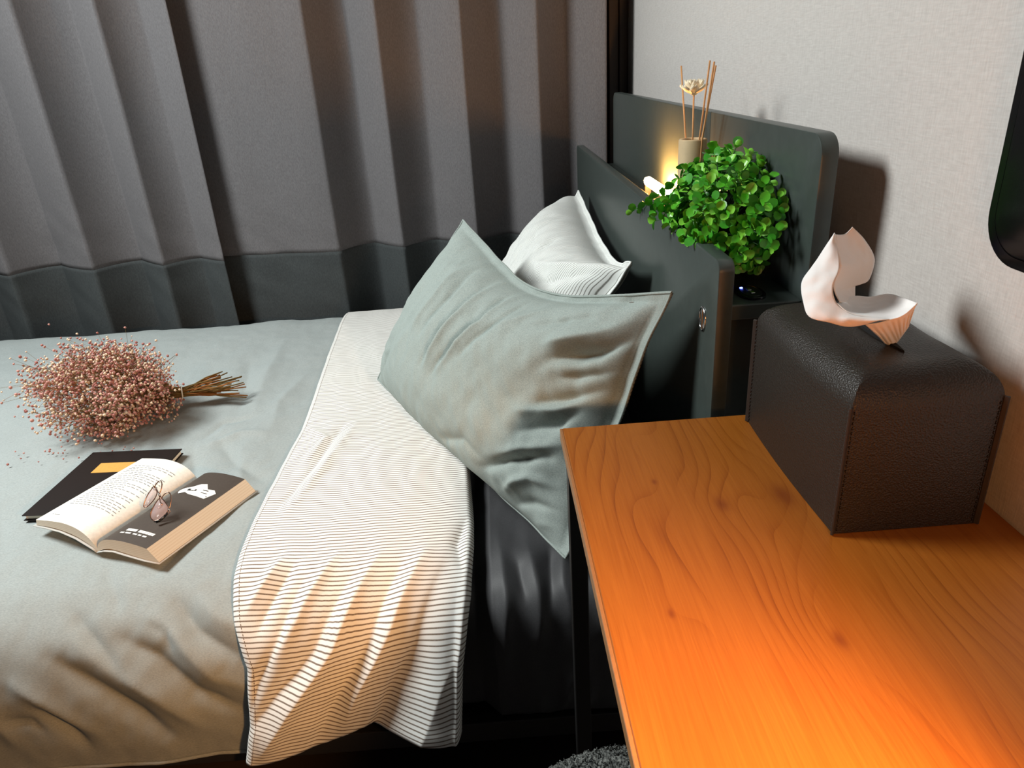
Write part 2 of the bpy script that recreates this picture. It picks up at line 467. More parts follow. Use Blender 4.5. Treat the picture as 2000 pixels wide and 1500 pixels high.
# ------------------------------------------------------------------ curtains
def curtain(name, label, creases, x0, x1, ybase, y_end=None):
    """creases: (x, depth of the step behind the crease, share of the interval spent stepping back)"""
    SEAM = 0.645
    root = empty(name, (0.5*(x0+x1), 2.45, 0.02), label, 'curtain', 'grey curtains across the window')
    nx = int((x1-x0)/0.006)+1
    xs = np.linspace(x0, x1, nx)
    def ycurve(x):
        for i in range(len(creases)-1):
            a, b = creases[i], creases[i+1]
            if a[0] <= x <= b[0]:
                s = (x-a[0])/(b[0]-a[0]); k = a[2]
                if s < k:
                    u = s/k; u = u**0.55; return ybase+a[1]*(u*u*(3-2*u))
                u = (s-k)/(1-k); return ybase+a[1]*(1-u)**1.25*(1) if True else 0
        return ybase
    yb = np.array([ycurve(x) for x in xs])
    def sheet(z0, z1, nz, part, mat, dy=0.0):
        zs = np.linspace(z0, z1, nz); V = []; U = []
        for z in zs:
            for x, y in zip(xs, yb):
                p = Vector((x*2.2, 3.1, z*0.55))
                yy = y+0.010*noise.noise(p)+0.0045*noise.noise(Vector((x*9, 7, z*3.0)))
                # a few soft drag wrinkles near the floor end
                yy += 0.005*noise.noise(Vector((x*14+z*9, z*12, 2.0)))*max(0.0, 1-abs(z-0.62)/0.35)
                xx = x+0.010*noise.noise(Vector((x*1.5, z*0.8, 9.0)))
                V.append((xx, yy+dy, z)); U.append((x, z))
        o = mesh(part, V, grid_faces(nx, nz), mat, root, True, U)
        sm = o.modifiers.new('thickness', 'SOLIDIFY'); sm.thickness = 0.0025; sm.offset = 0
        return o
    sheet(SEAM, 2.30, 110, 'drape', M['curtain'])
    sheet(0.03, SEAM, 50, 'hem_band', M['curtain_band'], 0.0)
    return root
curtain('curtain', 'grey curtain panel with dark hem band hanging behind the dried flowers',
        [(-2.15, .10, .4), (-1.90, .10, .45), (-1.66, .11, .42), (-1.37, .11, .5), (-1.13, .075, .5), (-0.92, .02, .3)], -2.15, -0.92, 2.422)
curtain('curtain', 'grey curtain panel with dark hem band hanging behind the pillows and headboard',
        [(-1.10, .065, .24), (-0.528, .105, .5), (-0.31, .085, .45), (-0.05, .10, .5), (0.19, .085, .45), (0.408, .02, .3)], -0.99, 0.408, 2.438)
rail = empty('curtain_rail', (-0.85, 2.46, 2.31), 'dark curtain rail above the grey curtains', 'curtain rail')
tube('rod', [(-2.3, 2.46, 2.315), (0.45, 2.46, 2.315)], 0.012, M['frame_dark'], rail, 12)
for x in (-2.2, -0.9, 0.43):
    box('bracket', (x-0.01, 2.46, 2.30), (x+0.01, 2.66, 2.33), M['frame_dark'], rail)

# ------------------------------------------------------------------ bed frame
def panel(name, x0, x1, y0, y1, z0, z1, r_near, r_far, mat, parent, bev=0.0025):
    """upright board in the yz plane with rounded top corners"""
    bm = bmesh.new(); pts = [(y0, z0)]
    def arc(cy, cz, a0, a1, r, n=8):
        for k in range(n+1):
            a = a0+(a1-a0)*k/n; pts.append((cy+r*math.cos(a), cz+r*math.sin(a)))
    if r_near: arc(y0+r_near, z1-r_near, PI, PI/2, r_near)
    else: pts.append((y0, z1))
    if r_far: arc(y1-r_far, z1-r_far, PI/2, 0, r_far)
    else: pts.append((y1, z1))
    pts.append((y1, z0))
    a = [bm.verts.new((x0, y, z)) for y, z in pts]; b = [bm.verts.new((x1, y, z)) for y, z in pts]
    f1 = bm.faces.new(a); f2 = bm.faces.new(b[::-1]); n = len(pts)
    for i in range(n): bm.faces.new((a[i], b[i], b[(i+1) % n], a[(i+1) % n]))
    bmesh.ops.recalc_face_normals(bm, faces=bm.faces[:])
    bmesh.ops.bevel(bm, geom=list(f1.edges)+list(f2.edges), offset=bev, segments=2, affect='EDGES', profile=0.5)
    return autosmooth(from_bm(name, bm, mat, parent), 40)

bed = empty('bed_frame', (-0.7, 1.64, 0.0), 'charcoal bed frame with shelf headboard against the pale wall', 'bed')
panel('front_panel', 0.293, 0.315, 0.893, 2.385, 0.10, 0.948, 0.016, 0.016, M['headboard'], bed)
panel('back_panel', 0.412, 0.435, 0.893, 1.3545, 0.10, 1.098, 0.028, 0.0, M['headboard'], bed)
panel('back_panel', 0.412, 0.435, 1.3560, 2.386, 0.10, 1.098, 0.0, 0.028, M['headboard'], bed)
box('shelf', (0.315, 0.902, 0.862), (0.412, 2.38, 0.884), M['headboard'], bed, 0.002)
box('shelf_end', (0.315, 0.93, 0.10), (0.412, 0.945, 0.862), M['headboard'], bed, 0.002)
box('side_rail', (-1.76, 0.893, 0.098), (0.293, 0.918, 0.143), M['bed_black'], bed, 0.002)
box('side_rail', (-1.76, 2.345, 0.098), (0.293, 2.37, 0.143), M['bed_black'], bed, 0.002)
box('foot_rail', (-1.785, 0.893, 0.098), (-1.76, 2.37, 0.143), M['bed_black'], bed, 0.002)
box('base_board', (-1.76, 0.918, 0.118), (0.293, 2.345, 0.138), M['bed_black'], bed)
for x in (-1.74, 0.24):
    for y in (0.95, 2.28):
        box('leg', (x, y, 0.0), (x+0.045, y+0.045, 0.118), M['bed_black'], bed, 0.002)
for x in (0.318, 0.405):
    box('headboard_foot', (x-0.02, 0.92, 0.0), (x+0.02, 0.98, 0.10), M['bed_black'], bed)
# chrome ring set into the front panel
def ring_pts(c, ax1, ax2, r1, r2, n=28):
    return [Vector(c)+Vector(ax1)*r1*math.cos(2*PI*k/n)+Vector(ax2)*r2*math.sin(2*PI*k/n) for k in range(n)]
g = tube('cable_ring', ring_pts((0.2925, 0.951, 0.850), (0, 1, 0), (0, 0, 1), 0.013, 0.017), 0.0022, M['chrome'], bed, 8, True)
g['label'] = 'small chrome ring set in the front panel'
box('ring_cover', (0.2905, 0.948, 0.8345), (0.2945, 0.954, 0.8655), M['chrome'], bed, 0.001)

# ------------------------------------------------------------------ mattress in its fitted sheet
def mattress():
    root = empty('mattress', (-0.73, 1.64, 0.143), 'mattress in a charcoal fitted sheet beside the hanging striped fold', 'mattress')
    # near part of the sheet carries drawn wrinkles: cross-section swept along x
    path = [(2.36, 0.145), (2.37, 0.25), (2.37, 0.36), (2.33, 0.41), (2.2, 0.425), (1.6, 0.428), (1.1, 0.426), (0.97, 0.418), (0.915, 0.392),
            (0.893, 0.34), (0.889, 0.26), (0.893, 0.17), (0.905, 0.144)]
    nq, nx = 170, 230
    P = catmull(path, nq); T = np.gradient(P, axis=0); T /= np.linalg.norm(T, axis=1, keepdims=True)
    nrm = np.stack([T[:, 1], -T[:, 0]], 1)
    q = np.r_[0, np.cumsum(np.linalg.norm(np.diff(P, axis=0), axis=1))]
    xs = np.r_[np.linspace(-1.755, -0.2, 60), np.linspace(-0.19, 0.291, nx-60)]
    X, Q = np.meshgrid(xs, q)
    q0 = q[-1]
    ridges = [([(-0.03, q0-0.40), (-0.02, q0-0.27), (-0.035, q0-0.10)], 0.010, 0.014), ([(0.02, q0-0.37), (0.035, q0-0.27), (0.03, q0-0.18)], 0.011, 0.015),
              ([(0.085, q0-0.36), (0.075, q0-0.28), (0.09, q0-0.2)], 0.009, 0.014), ([(0.0, q0-0.33), (0.01, q0-0.26)], -0.007, 0.009),
              ([(0.06, q0-0.36), (0.055, q0-0.28), (0.05, q0-0.24)], -0.008, 0.010), ([(0.13, q0-0.33), (0.14, q0-0.2)], 0.008, 0.018),
              ([(0.06, q0-0.02), (0.075, q0-0.08), (0.10, q0-0.13)], 0.009, 0.010), ([(0.10, q0-0.01), (0.115, q0-0.07)], 0.008, 0.009),
              ([(0.02, q0-0.02), (0.03, q0-0.06)], 0.007, 0.010), ([(0.18, q0-0.03), (0.20, q0-0.16)], 0.006, 0.014),
              ([(0.0, q0-0.22), (0.04, q0-0.20), (0.10, q0-0.21)], -0.003, 0.008), ([(-0.08, q0-0.35), (-0.06, q0-0.2)], -0.01, 0.02)]
    R = ridge_field(X, Q, ridges)
    V = []
    for j in range(nq):
        for i in range(nx):
            x = X[j, i]; d = R[j, i]+0.0045*noise.noise(Vector((x*14, q[j]*10, 1)))+0.002*noise.noise(Vector((x*40, q[j]*24, 5)))
            ins = 0.028*max(0.0, min(1.0, (-0.045-x)/0.03)); d -= ins
            V.append((x, P[j, 0]+nrm[j, 0]*d, max(0.1435, P[j, 1]+nrm[j, 1]*d)))
    F = grid_faces(nx, nq, True)
    # end caps and the underside
    n0 = len(V)
    F.append(tuple(j*nx for j in range(nq))); F.append(tuple(j*nx+nx-1 for j in range(nq-1, -1, -1)))
    F.append(tuple(range(nx))[::1]+tuple((nq-1)*nx+i for i in range(nx-1, -1, -1)))
    mesh('fitted_sheet', V, F, M['sheet'], root, True)
    return root
mattress()

# ------------------------------------------------------------------ duvet: grey cover and the striped lining folded back
DUVET_RIDGES = [
    ([(-0.578, 1.633), (-0.531, 1.695), (-0.464, 1.741)], -0.016, 0.016),
    ([(-0.540, 1.630), (-0.500, 1.670), (-0.440, 1.70)], 0.010, 0.018),
    ([(-0.658, 1.694), (-0.599, 1.73), (-0.546, 1.796), (-0.478, 1.843)], -0.018, 0.018),
    ([(-0.620, 1.66), (-0.56, 1.70), (-0.505, 1.77), (-0.45, 1.80)], 0.012, 0.018),
    ([(-0.743, 1.646), (-0.691, 1.707), (-0.651, 1.76)], -0.012, 0.013),
    ([(-0.767, 1.718), (-0.703, 1.773), (-0.639, 1.837), (-0.599, 1.885)], -0.018, 0.018),
    ([(-0.73, 1.69), (-0.667, 1.745), (-0.60, 1.80), (-0.55, 1.86)], 0.012, 0.018),
    ([(-0.809, 1.801), (-0.769, 1.846), (-0.739, 1.893)], -0.013, 0.014),
    ([(-0.874, 1.825), (-0.824, 1.83), (-0.805, 1.853)], -0.008, 0.010),
    ([(-0.84, 1.75), (-0.79, 1.79), (-0.72, 1.86)], 0.010, 0.016),
    ([(-0.95, 1.68), (-0.90, 1.76), (-0.86, 1.88)], 0.010, 0.018),
    ([(-0.744, 0.622), (-0.687, 0.854), (-0.664, 0.982)], -0.008, 0.022),
    ([(-0.715, 1.158), (-0.667, 1.275), (-0.655, 1.337)], -0.010, 0.016),
    ([(-0.678, 0.459), (-0.652, 0.792), (-0.623, 0.989)], 0.008, 0.025),
    ([(-0.618, 1.672), (-0.582, 1.691), (-0.573, 1.724)], -0.007, 0.010),
    ([(-0.67, 1.116), (-0.583, 1.245), (-0.507, 1.318)], -0.009, 0.016),
    ([(-0.708, 1.11), (-0.685, 1.035), (-0.614, 1.019)], -0.009, 0.014),
    ([(-0.69, 1.14), (-0.62, 1.10), (-0.55, 1.11)], 0.007, 0.014),
    ([(-0.60, 1.17), (-0.56, 1.30), (-0.53, 1.42)], 0.007, 0.018),
    ([(-0.56, 1.42), (-0.60, 1.50), (-0.62, 1.58)], -0.006, 0.012),
    ([(-0.72, 1.56), (-0.68, 1.62), (-0.66, 1.66)], -0.006, 0.012),
    ([(-1.20, 1.35), (-1.00, 1.40), (-0.93, 1.50)], -0.006, 0.02),
    ([(-0.54, 0.75), (-0.57, 0.95), (-0.55, 1.10)], 0.007, 0.02)]
STRIPE_RIDGES = [
    ([(-0.234, 1.60), (-0.30, 1.725), (-0.385, 1.819), (-0.441, 1.898)], 0.017, 0.015),
    ([(-0.275, 1.63), (-0.335, 1.73), (-0.40, 1.79), (-0.46, 1.86)], -0.010, 0.013),
    ([(-0.155, 1.60), (-0.206, 1.702), (-0.273, 1.801), (-0.307, 1.867)], 0.018, 0.016),
    ([(-0.195, 1.62), (-0.25, 1.73), (-0.32, 1.83), (-0.36, 1.90)], -0.013, 0.014),
    ([(-0.397, 1.587), (-0.422, 1.633), (-0.443, 1.671)], 0.010, 0.011),
    ([(-0.375, 1.60), (-0.40, 1.65), (-0.425, 1.70)], -0.008, 0.009),
    ([(-0.305, 1.59), (-0.358, 1.684), (-0.41, 1.748)], 0.012, 0.013),
    ([(-0.355, 1.63), (-0.39, 1.71), (-0.43, 1.77), (-0.45, 1.83)], -0.009, 0.010),
    ([(-0.344, 1.117), (-0.381, 1.298), (-0.424, 1.474)], 0.006, 0.014),
    ([(-0.372, 1.12), (-0.405, 1.30), (-0.445, 1.46)], -0.006, 0.010),
    ([(-0.45, 1.126), (-0.403, 1.183), (-0.425, 1.291)], 0.005, 0.010),
    ([(-0.10, 1.66), (-0.11, 1.746), (-0.125, 1.90)], -0.012, 0.016),
    ([(-0.085, 1.52), (-0.10, 1.58), (-0.09, 1.64)], -0.008, 0.010)]

def duvet():
    root = empty('duvet', (-1.0, 1.64, 0.43), 'grey chambray duvet turned back to show its striped lining', 'duvet')
    P, Q = bed_path()
    nx, nq = 250, 300
    xs = np.r_[np.linspace(-1.86, -1.15, 50, endpoint=False), np.linspace(-1.15, -0.44, nx-50)]
    qs = np.linspace(0.0, Q[-1], nq)
    X, QQ = np.meshgrid(xs, qs)
    y, z, ny, nz = path_eval(qs)
    R = ridge_field(X, QQ, DUVET_RIDGES)
    V = []; U = []
    for j in range(nq):
        hang = max(0.0, min(1.0, (qs[j]-1.62)/0.3))
        for i in range(nx):
            x = xs[i]
            d = R[j, i]+0.007*noise.noise(Vector((x*4.5, qs[j]*3.5, 3)))+0.0035*noise.noise(Vector((x*13, qs[j]*10, 8)))+0.0012*noise.noise(Vector((x*40, qs[j]*34, 2)))
            d += hang*0.012*noise.noise(Vector((x*8+qs[j]*6, qs[j]*2.0, 11)))
            zz = z[j]+nz[j]*d
            if x < -1.72: zz -= 0.9*(min(1.0, (-1.72-x)/0.14))**2*0.25
            V.append((x, y[j]+ny[j]*d, zz)); U.append((x, qs[j]))
    o = mesh('cover', V, grid_faces(nx, nq, True), M['duvet'], root, True, U)
    s = o.modifiers.new('thickness', 'SOLIDIFY'); s.thickness = 0.008; s.offset = -1
    # hem bead along the lower near edge
    tube('hem', [V[(nq-1)*nx+i] for i in range(0, nx, 2)], 0.0035, M['duvet'], root, 6)
    # striped lining, folded back: left edge is the fold end, right edge the duvet's fold
    LQ = [0.0, 0.33, 0.664, 0.983, 1.122, 1.283, 1.467, 1.567, 1.611, 1.684, 1.753, 1.853, 1.943, 2.0]
    LX = [-0.53, -0.522, -0.505, -0.481, -0.475, -0.481, -0.483, -0.483, -0.479, -0.467, -0.448, -0.458, -0.483, -0.495]
    RQ = [0.0, 0.6, 1.0, 1.399, 1.518, 1.585, 1.673, 1.772, 1.887, 2.0]
    RX = [-0.22, -0.16, -0.10, -0.077, -0.071, -0.071, -0.078, -0.098, -0.11, -0.118]
    # where the lower edge ends, along x: extra length below the cover's hem line
    BX = [-0.50, -0.492, -0.42, -0.345, -0.29, -0.274, -0.262, -0.205, -0.118, -0.10]
    BZ = [0.156, 0.158, 0.168, 0.190, 0.216, 0.220, 0.212, 0.212, 0.208, 0.205]
    nu, nv = 190, 420
    uu = np.linspace(0, 1, nu); qv = np.linspace(0, 1, nv)
    Qm = Q[-1]
    V = []; U = []
    Xg = np.zeros((nv, nu)); Qg = np.zeros((nv, nu))
    for j in range(nv):
        for i in range(nu):
            # first guess of x at the bottom to get this column's end
            xb = np.interp(Qm, LQ, LX)*(1-uu[i])+np.interp(Qm, RQ, RX)*uu[i]
            qe = Qm+(0.146-np.interp(xb, BX, BZ))
            qq = qv[j]*qe
            xl = np.interp(qq, LQ, LX); xr = np.interp(qq, RQ, RX)
            Xg[j, i] = xl+(xr-xl)*uu[i]; Qg[j, i] = qq
    Rg = ridge_field(Xg, Qg, STRIPE_RIDGES)
    # overlap line: the left piece stands proud of the right one below the mattress edge
    OX = [-0.105, -0.12, -0.174, -0.222, -0.272]; OQ = [1.56, 1.613, 1.727, 1.796, 1.90]
    for j in range(nv):
        yq, zq, nyq, nzq = path_eval(np.minimum(Qg[j], Qm))
        extra = np.maximum(0, Qg[j]-Qm)
        for i in range(nu):
            x = Xg[j, i]; q = Qg[j, i]
            w = max(0.0, min(1.0, (q-1.58)/0.28))
            edge = min(1.0, uu[i]/0.03)
            lift = 0.006+0.010*edge**0.5
            d = lift+Rg[j, i]+0.004*noise.noise(Vector((x*7, q*5, 21)))+0.0018*noise.noise(Vector((x*24, q*16, 14)))
            d += 0.012*w*noise.noise(Vector((x*9+q*5, q*2.2, 31)))
            ox = np.interp(q, OQ, OX)
            step = 1/(1+math.exp((x-ox)/0.0045))
            u_ = max(0.0, min(1.0, (x-ox)/0.085)); d += w*(0.016*step+(1-step)*(-0.006+0.066*u_*(1.25-0.25*u_)))
            if uu[i] > 0.97: d -= (0.012+0.02*w)*((uu[i]-0.97)/0.03)**2
            xx = x-0.004*math.sin(q*23)*0
            V.append((xx, yq[i]+nyq[i]*d, zq[i]+nzq[i]*d-extra[i])); U.append((x-Xg[j, 0], q+0.01*math.sin(x*5)))
    o = mesh('striped_lining', V, grid_faces(nu, nv, True), M['stripe_band'], root, True, U)
    o['label'] = 'white striped cotton lining'
    s = o.modifiers.new('thickness', 'SOLIDIFY'); s.thickness = 0.004; s.offset = -1
    return root
duvet()

# ------------------------------------------------------------------ pillows
def pillow(name, label, shape, T, front_mat, back_mat, ridges, W, H, seed, loc, Tb=None, seam_mat=None, pw=0.62, ex=2.6):
    root = empty(name, loc, label, 'pillow', 'pillows leaning on the headboard')
    ns, nt = 180, 130
    for front in (True, False):
        Tt = T if front else (Tb or T)
        S, N, e = pillow_surface(ns=ns, nt=nt, T=Tt, front=front, pw=pw, ex=ex, **shape)
        s = np.linspace(0, 1, ns)[None, :]+np.zeros((nt, 1)); t = np.linspace(0, 1, nt)[:, None]+np.zeros((1, ns))
        R = ridge_field(s*W, t*H, [([(a*W, b*H) for a, b in p], amp, w) for p, amp, w in ridges]) if front else np.zeros((nt, ns))
        fade = np.clip(e*3, 0, 1)
        V = []; U = []
        for j in range(nt):
            for i in range(ns):
                a = s[j, i]*W; b = t[j, i]*H
                em = 1-min(1.0, e[j, i])                      # close to the seam: gathered wrinkles at right angles to it
                g = 0.0035*em*noise.noise(Vector((a*38, b*38, seed)))
                d = R[j, i]*fade[j, i]+fade[j, i]*(0.006*noise.noise(Vector((a*7, b*7, seed+2)))+0.0035*noise.noise(Vector((a*19+b*9, b*19, seed+5)))+0.0045*noise.noise(Vector((a*26-b*11, b*5+a*2, seed+7)))*max(0, noise.noise(Vector((a*4, b*4, seed+3)))+0.5)+0.002*noise.noise(Vector((a*48+b*30, b*20, seed+6))))+fade[j, i]*g
                d += (1-fade[j, i])*0.004*noise.noise(Vector((a*16, b*16, seed+9)))*(1 if front else -1)
                d += 0.0022
                for dd, cc, am in ((1-t[j, i], a, 0.0065), (t[j, i], a, 0.004), (s[j, i]*W/H, b, 0.003), ((1-s[j, i])*W/H, b, 0.006)):
                    d += am*min(1.0, dd*H/0.02)*math.exp(-dd*H/0.07)*noise.noise(Vector((cc*34, dd*3.0, seed+20+am*1000)))
                p = S[j, i]+N[j, i]*d
                V.append(tuple(p)); U.append((a, b))
        mesh('front_cover' if front else 'back_cover', V, grid_faces(ns, nt, not front), front_mat if front else back_mat, root, True, U)
        if front:
            rim = [V[i] for i in range(0, ns, 2)]+[V[j*ns+ns-1] for j in range(0, nt, 2)]+[V[(nt-1)*ns+i] for i in range(ns-1, -1, -2)]+[V[j*ns] for j in range(nt-1, -1, -2)]
    tube('seam', rim, 0.0022, seam_mat or front_mat, root, 6, True)
    return root

DR = [([(0.83, 0.70), (0.917, 0.75), (0.967, 0.812), (0.99, 0.92)], -0.0358, 0.0136),
      ([(0.80, 0.76), (0.90, 0.83), (0.96, 0.90)], 0.0195, 0.0187),
      ([(0.867, 0.63), (0.942, 0.67), (0.975, 0.70)], -0.0163, 0.0102),
      ([(0.383, 0.975), (0.425, 0.762), (0.408, 0.40)], -0.0097, 0.0085), ([(0.41, 0.97), (0.45, 0.76), (0.435, 0.42)], 0.0114, 0.0102),
      ([(0.492, 0.98), (0.533, 0.775), (0.467, 0.388)], -0.0114, 0.0093), ([(0.52, 0.97), (0.555, 0.77), (0.50, 0.45)], 0.0097, 0.0102),
      ([(0.583, 0.98), (0.608, 0.812), (0.558, 0.575)], -0.0097, 0.0085),
      ([(0.292, 0.938), (0.342, 0.775), (0.333, 0.525)], -0.0097, 0.0085), ([(0.25, 0.94), (0.29, 0.76), (0.28, 0.5)], 0.0082, 0.0102),
      ([(0.84, 0.50), (0.933, 0.588), (0.967, 0.625)], -0.0163, 0.0119), ([(0.80, 0.44), (0.89, 0.50), (0.95, 0.57)], 0.0130, 0.0136),
      ([(0.72, 0.12), (0.80, 0.22), (0.908, 0.325)], -0.0195, 0.0102), ([(0.76, 0.20), (0.85, 0.30), (0.93, 0.38)], 0.0146, 0.0110),
      ([(0.792, 0.075), (0.875, 0.2), (0.933, 0.212)], 0.0163, 0.0093), ([(0.82, 0.04), (0.883, 0.11), (0.958, 0.138)], -0.0178, 0.0085),
      ([(0.82, 0.36), (0.892, 0.438), (0.933, 0.525)], -0.0146, 0.0110),
      ([(0.533, 0.10), (0.658, 0.20), (0.725, 0.162)], -0.0097, 0.0119), ([(0.883, 0.02), (0.933, 0.062), (0.967, 0.075)], 0.0130, 0.0068),
      ([(0.608, 0.775), (0.708, 0.938), (0.867, 0.95)], 0.0097, 0.0119), ([(0.933, 0.862), (0.833, 0.888), (0.708, 0.812)], -0.0097, 0.0119),
      ([(0.05, 0.05), (0.12, 0.2), (0.15, 0.4)], -0.0097, 0.0119), ([(0.0, 0.3), (0.06, 0.2), (0.16, 0.06)], -0.0130, 0.0102)]
pillow('pillow', 'large grey chambray pillow tilted in front of the striped one', DARK, 0.125, M['pillow_grey'], M['stripe_back'], DR, 0.78, 0.46, 1.0,
       (-0.10, 1.25, 0.47), 0.075, M['pillow_grey'], 0.68, 2.35)
WR = [([(0.70, 0.62), (0.85, 0.72), (0.97, 0.90)], -0.012, 0.016), ([(0.66, 0.72), (0.82, 0.82), (0.94, 0.95)], 0.010, 0.016),
      ([(0.80, 0.50), (0.90, 0.62), (0.98, 0.78)], -0.012, 0.014), ([(0.30, 0.98), (0.36, 0.80), (0.45, 0.70)], -0.006, 0.014),
      ([(0.50, 0.98), (0.54, 0.85), (0.60, 0.75)], -0.008, 0.014), ([(0.15, 0.96), (0.22, 0.7), (0.3, 0.5)], 0.005, 0.02)]
pillow('pillow', 'white striped pillow propped against the headboard behind the grey one', WHITE, 0.135, M['stripe_pillow'], M['stripe_pillow'], WR, 0.82, 0.46, 40.0,
       (0.02, 1.7, 0.47), 0.02, M['stripe_pillow'], 0.5, 3.6)

# ------------------------------------------------------------------ desk
DZ = 0.75
desk = empty('desk', (0.285, 0.12, 0.0), 'orange stained pine desk on black steel legs beside the bed', 'desk')
box('desktop', (0.0755, -0.60, DZ-0.0165), (0.496, 0.838, DZ), M['wood'], desk, 0.0008, 1)
o = box('edge_band', (0.0715, -0.60, DZ-0.0162), (0.0755, 0.838, DZ-0.0006), M['wood_edge'], desk, 0.0006, 1)
o['label'] = 'pale edge of the board'
for x in (0.077, 0.462):
    for y in (-0.58, 0.800):
        box('leg', (x, y, 0.0), (x+0.024, y+0.024, DZ-0.017), M['steel_black'], desk, 0.0015)
for y in (-0.58, 0.800):
    box('cross_bar', (0.101, y, DZ-0.041), (0.462, y+0.024, DZ-0.017), M['steel_black'], desk, 0.0015)
box('long_bar', (0.462, -0.556, DZ-0.041), (0.486, 0.80, DZ-0.017), M['steel_black'], desk, 0.0015)

# ------------------------------------------------------------------ tissue box cover
def tissue_box():
    lo = Vector((0.319, 0.571, DZ+0.0005)); hi = Vector((0.462, 0.816, 0.921)); r = 0.034
    root = empty('tissue_box', (0.39, 0.69, DZ), 'dark brown pebbled leather tissue box on the desk', 'tissue box')
    bm = bmesh.new(); bm_box(bm, lo, hi)
    bmesh.ops.subdivide_edges(bm, edges=bm.edges[:], cuts=40, use_grid_fill=True)
    c = (lo+hi)/2; h = (hi-lo)/2
    for v in bm.verts:
        p = v.co
        dz = p.z-(hi.z-r)
        if dz > 0:
            dx = max(0, abs(p.x-c.x)-(h.x-r)); dy = max(0, abs(p.y-c.y)-(h.y-r)); hh = max(dx, dy)
            if hh > 0:
                l = math.sqrt(hh*hh+dz*dz); m = max(hh, dz); k = m/l
                sx = 1 if p.x > c.x else -1; sy = 1 if p.y > c.y else -1
                p = Vector((c.x+sx*(h.x-r+dx*k) if dx > 0 else p.x, c.y+sy*(h.y-r+dy*k) if dy > 0 else p.y, hi.z-r+dz*k))
        uy = (p.y-lo.y)/(hi.y-lo.y); ux = (p.x-lo.x)/(hi.x-lo.x); uz = min(1.0, (p.z-lo.z)/(hi.z-lo.z))
        b = math.sin(PI*max(0, min(1, uy)))
        sx = max(-1.0, min(1.0, (p.x-c.x)/h.x)); sy = max(-1.0, min(1.0, (p.y-c.y)/h.y))
        p.x += sx**3*0.006*b*(0.55+0.45*math.sin(PI*uz)); p.y += sy**3*0.003*math.sin(PI*max(0, min(1, ux)))*math.sin(PI*uz)
        p.z += 0.003*noise.noise(p*14)*uz
        v.co = p
    autosmooth(from_bm('cover', bm, M['leather'], root), 50)
    st = Bag()
    for (x, y, sx, sy) in ((lo.x, lo.y, -1, -1), (hi.x, lo.y, 1, -1), (lo.x, hi.y, -1, 1), (hi.x, hi.y, 1, 1)):
        # two leather layers sewn back to back: a thin fin standing off the vertical corner
        bm = bmesh.new(); bm_box(bm, (-0.0026, -0.0014, 0.0), (0.0026, 0.0014, 0.142), 0.0007, 1)
        ang = math.atan2(sy, sx)
        bmesh.ops.transform(bm, matrix=Matrix.Translation((x+sx*0.0012, y+sy*0.0012, DZ+0.001)) @ Matrix.Rotation(ang, 4, 'Z'), verts=bm.verts[:])
        from_bm('seam', bm, M['leather_edge'], root)
        for k in range(26):
            z = DZ+0.006+k*0.0052
            q = Vector((x-sx*0.003, y+sy*0.0004, z)); v_, f_ = tube_data([q+Vector((0, sy*0.0003, -0.0015)), q+Vector((0, sy*0.0003, 0.0015))], 0.0005, 5)
            st.add(v_, f_)
            q = Vector((x+sx*0.0004, y-sy*0.003, z)); v_, f_ = tube_data([q+Vector((sx*0.0003, 0, -0.0015)), q+Vector((sx*0.0003, 0, 0.0015))], 0.0005, 5)
            st.add(v_, f_)
    st.build('stitching', M['black_plastic'], root)['kind'] = 'stuff'
    # slit in the top
    vs_ = []; n_ = 24
    for k in range(n_):
        a = 2*PI*k/n_; vs_.append((0.391+0.0055*math.sin(a)*abs(math.sin(a)), 0.68+0.058*math.cos(a), 0.9228))
    vs_ += [(x, y, z-0.004) for x, y, z in vs_]
    mesh('slit', vs_, [tuple(range(n_)), tuple(range(2*n_-1, n_-1, -1))]+[(k, (k+1) % n_, n_+(k+1) % n_, n_+k) for k in range(n_)], M['slot'], root, False)
tissue_box()

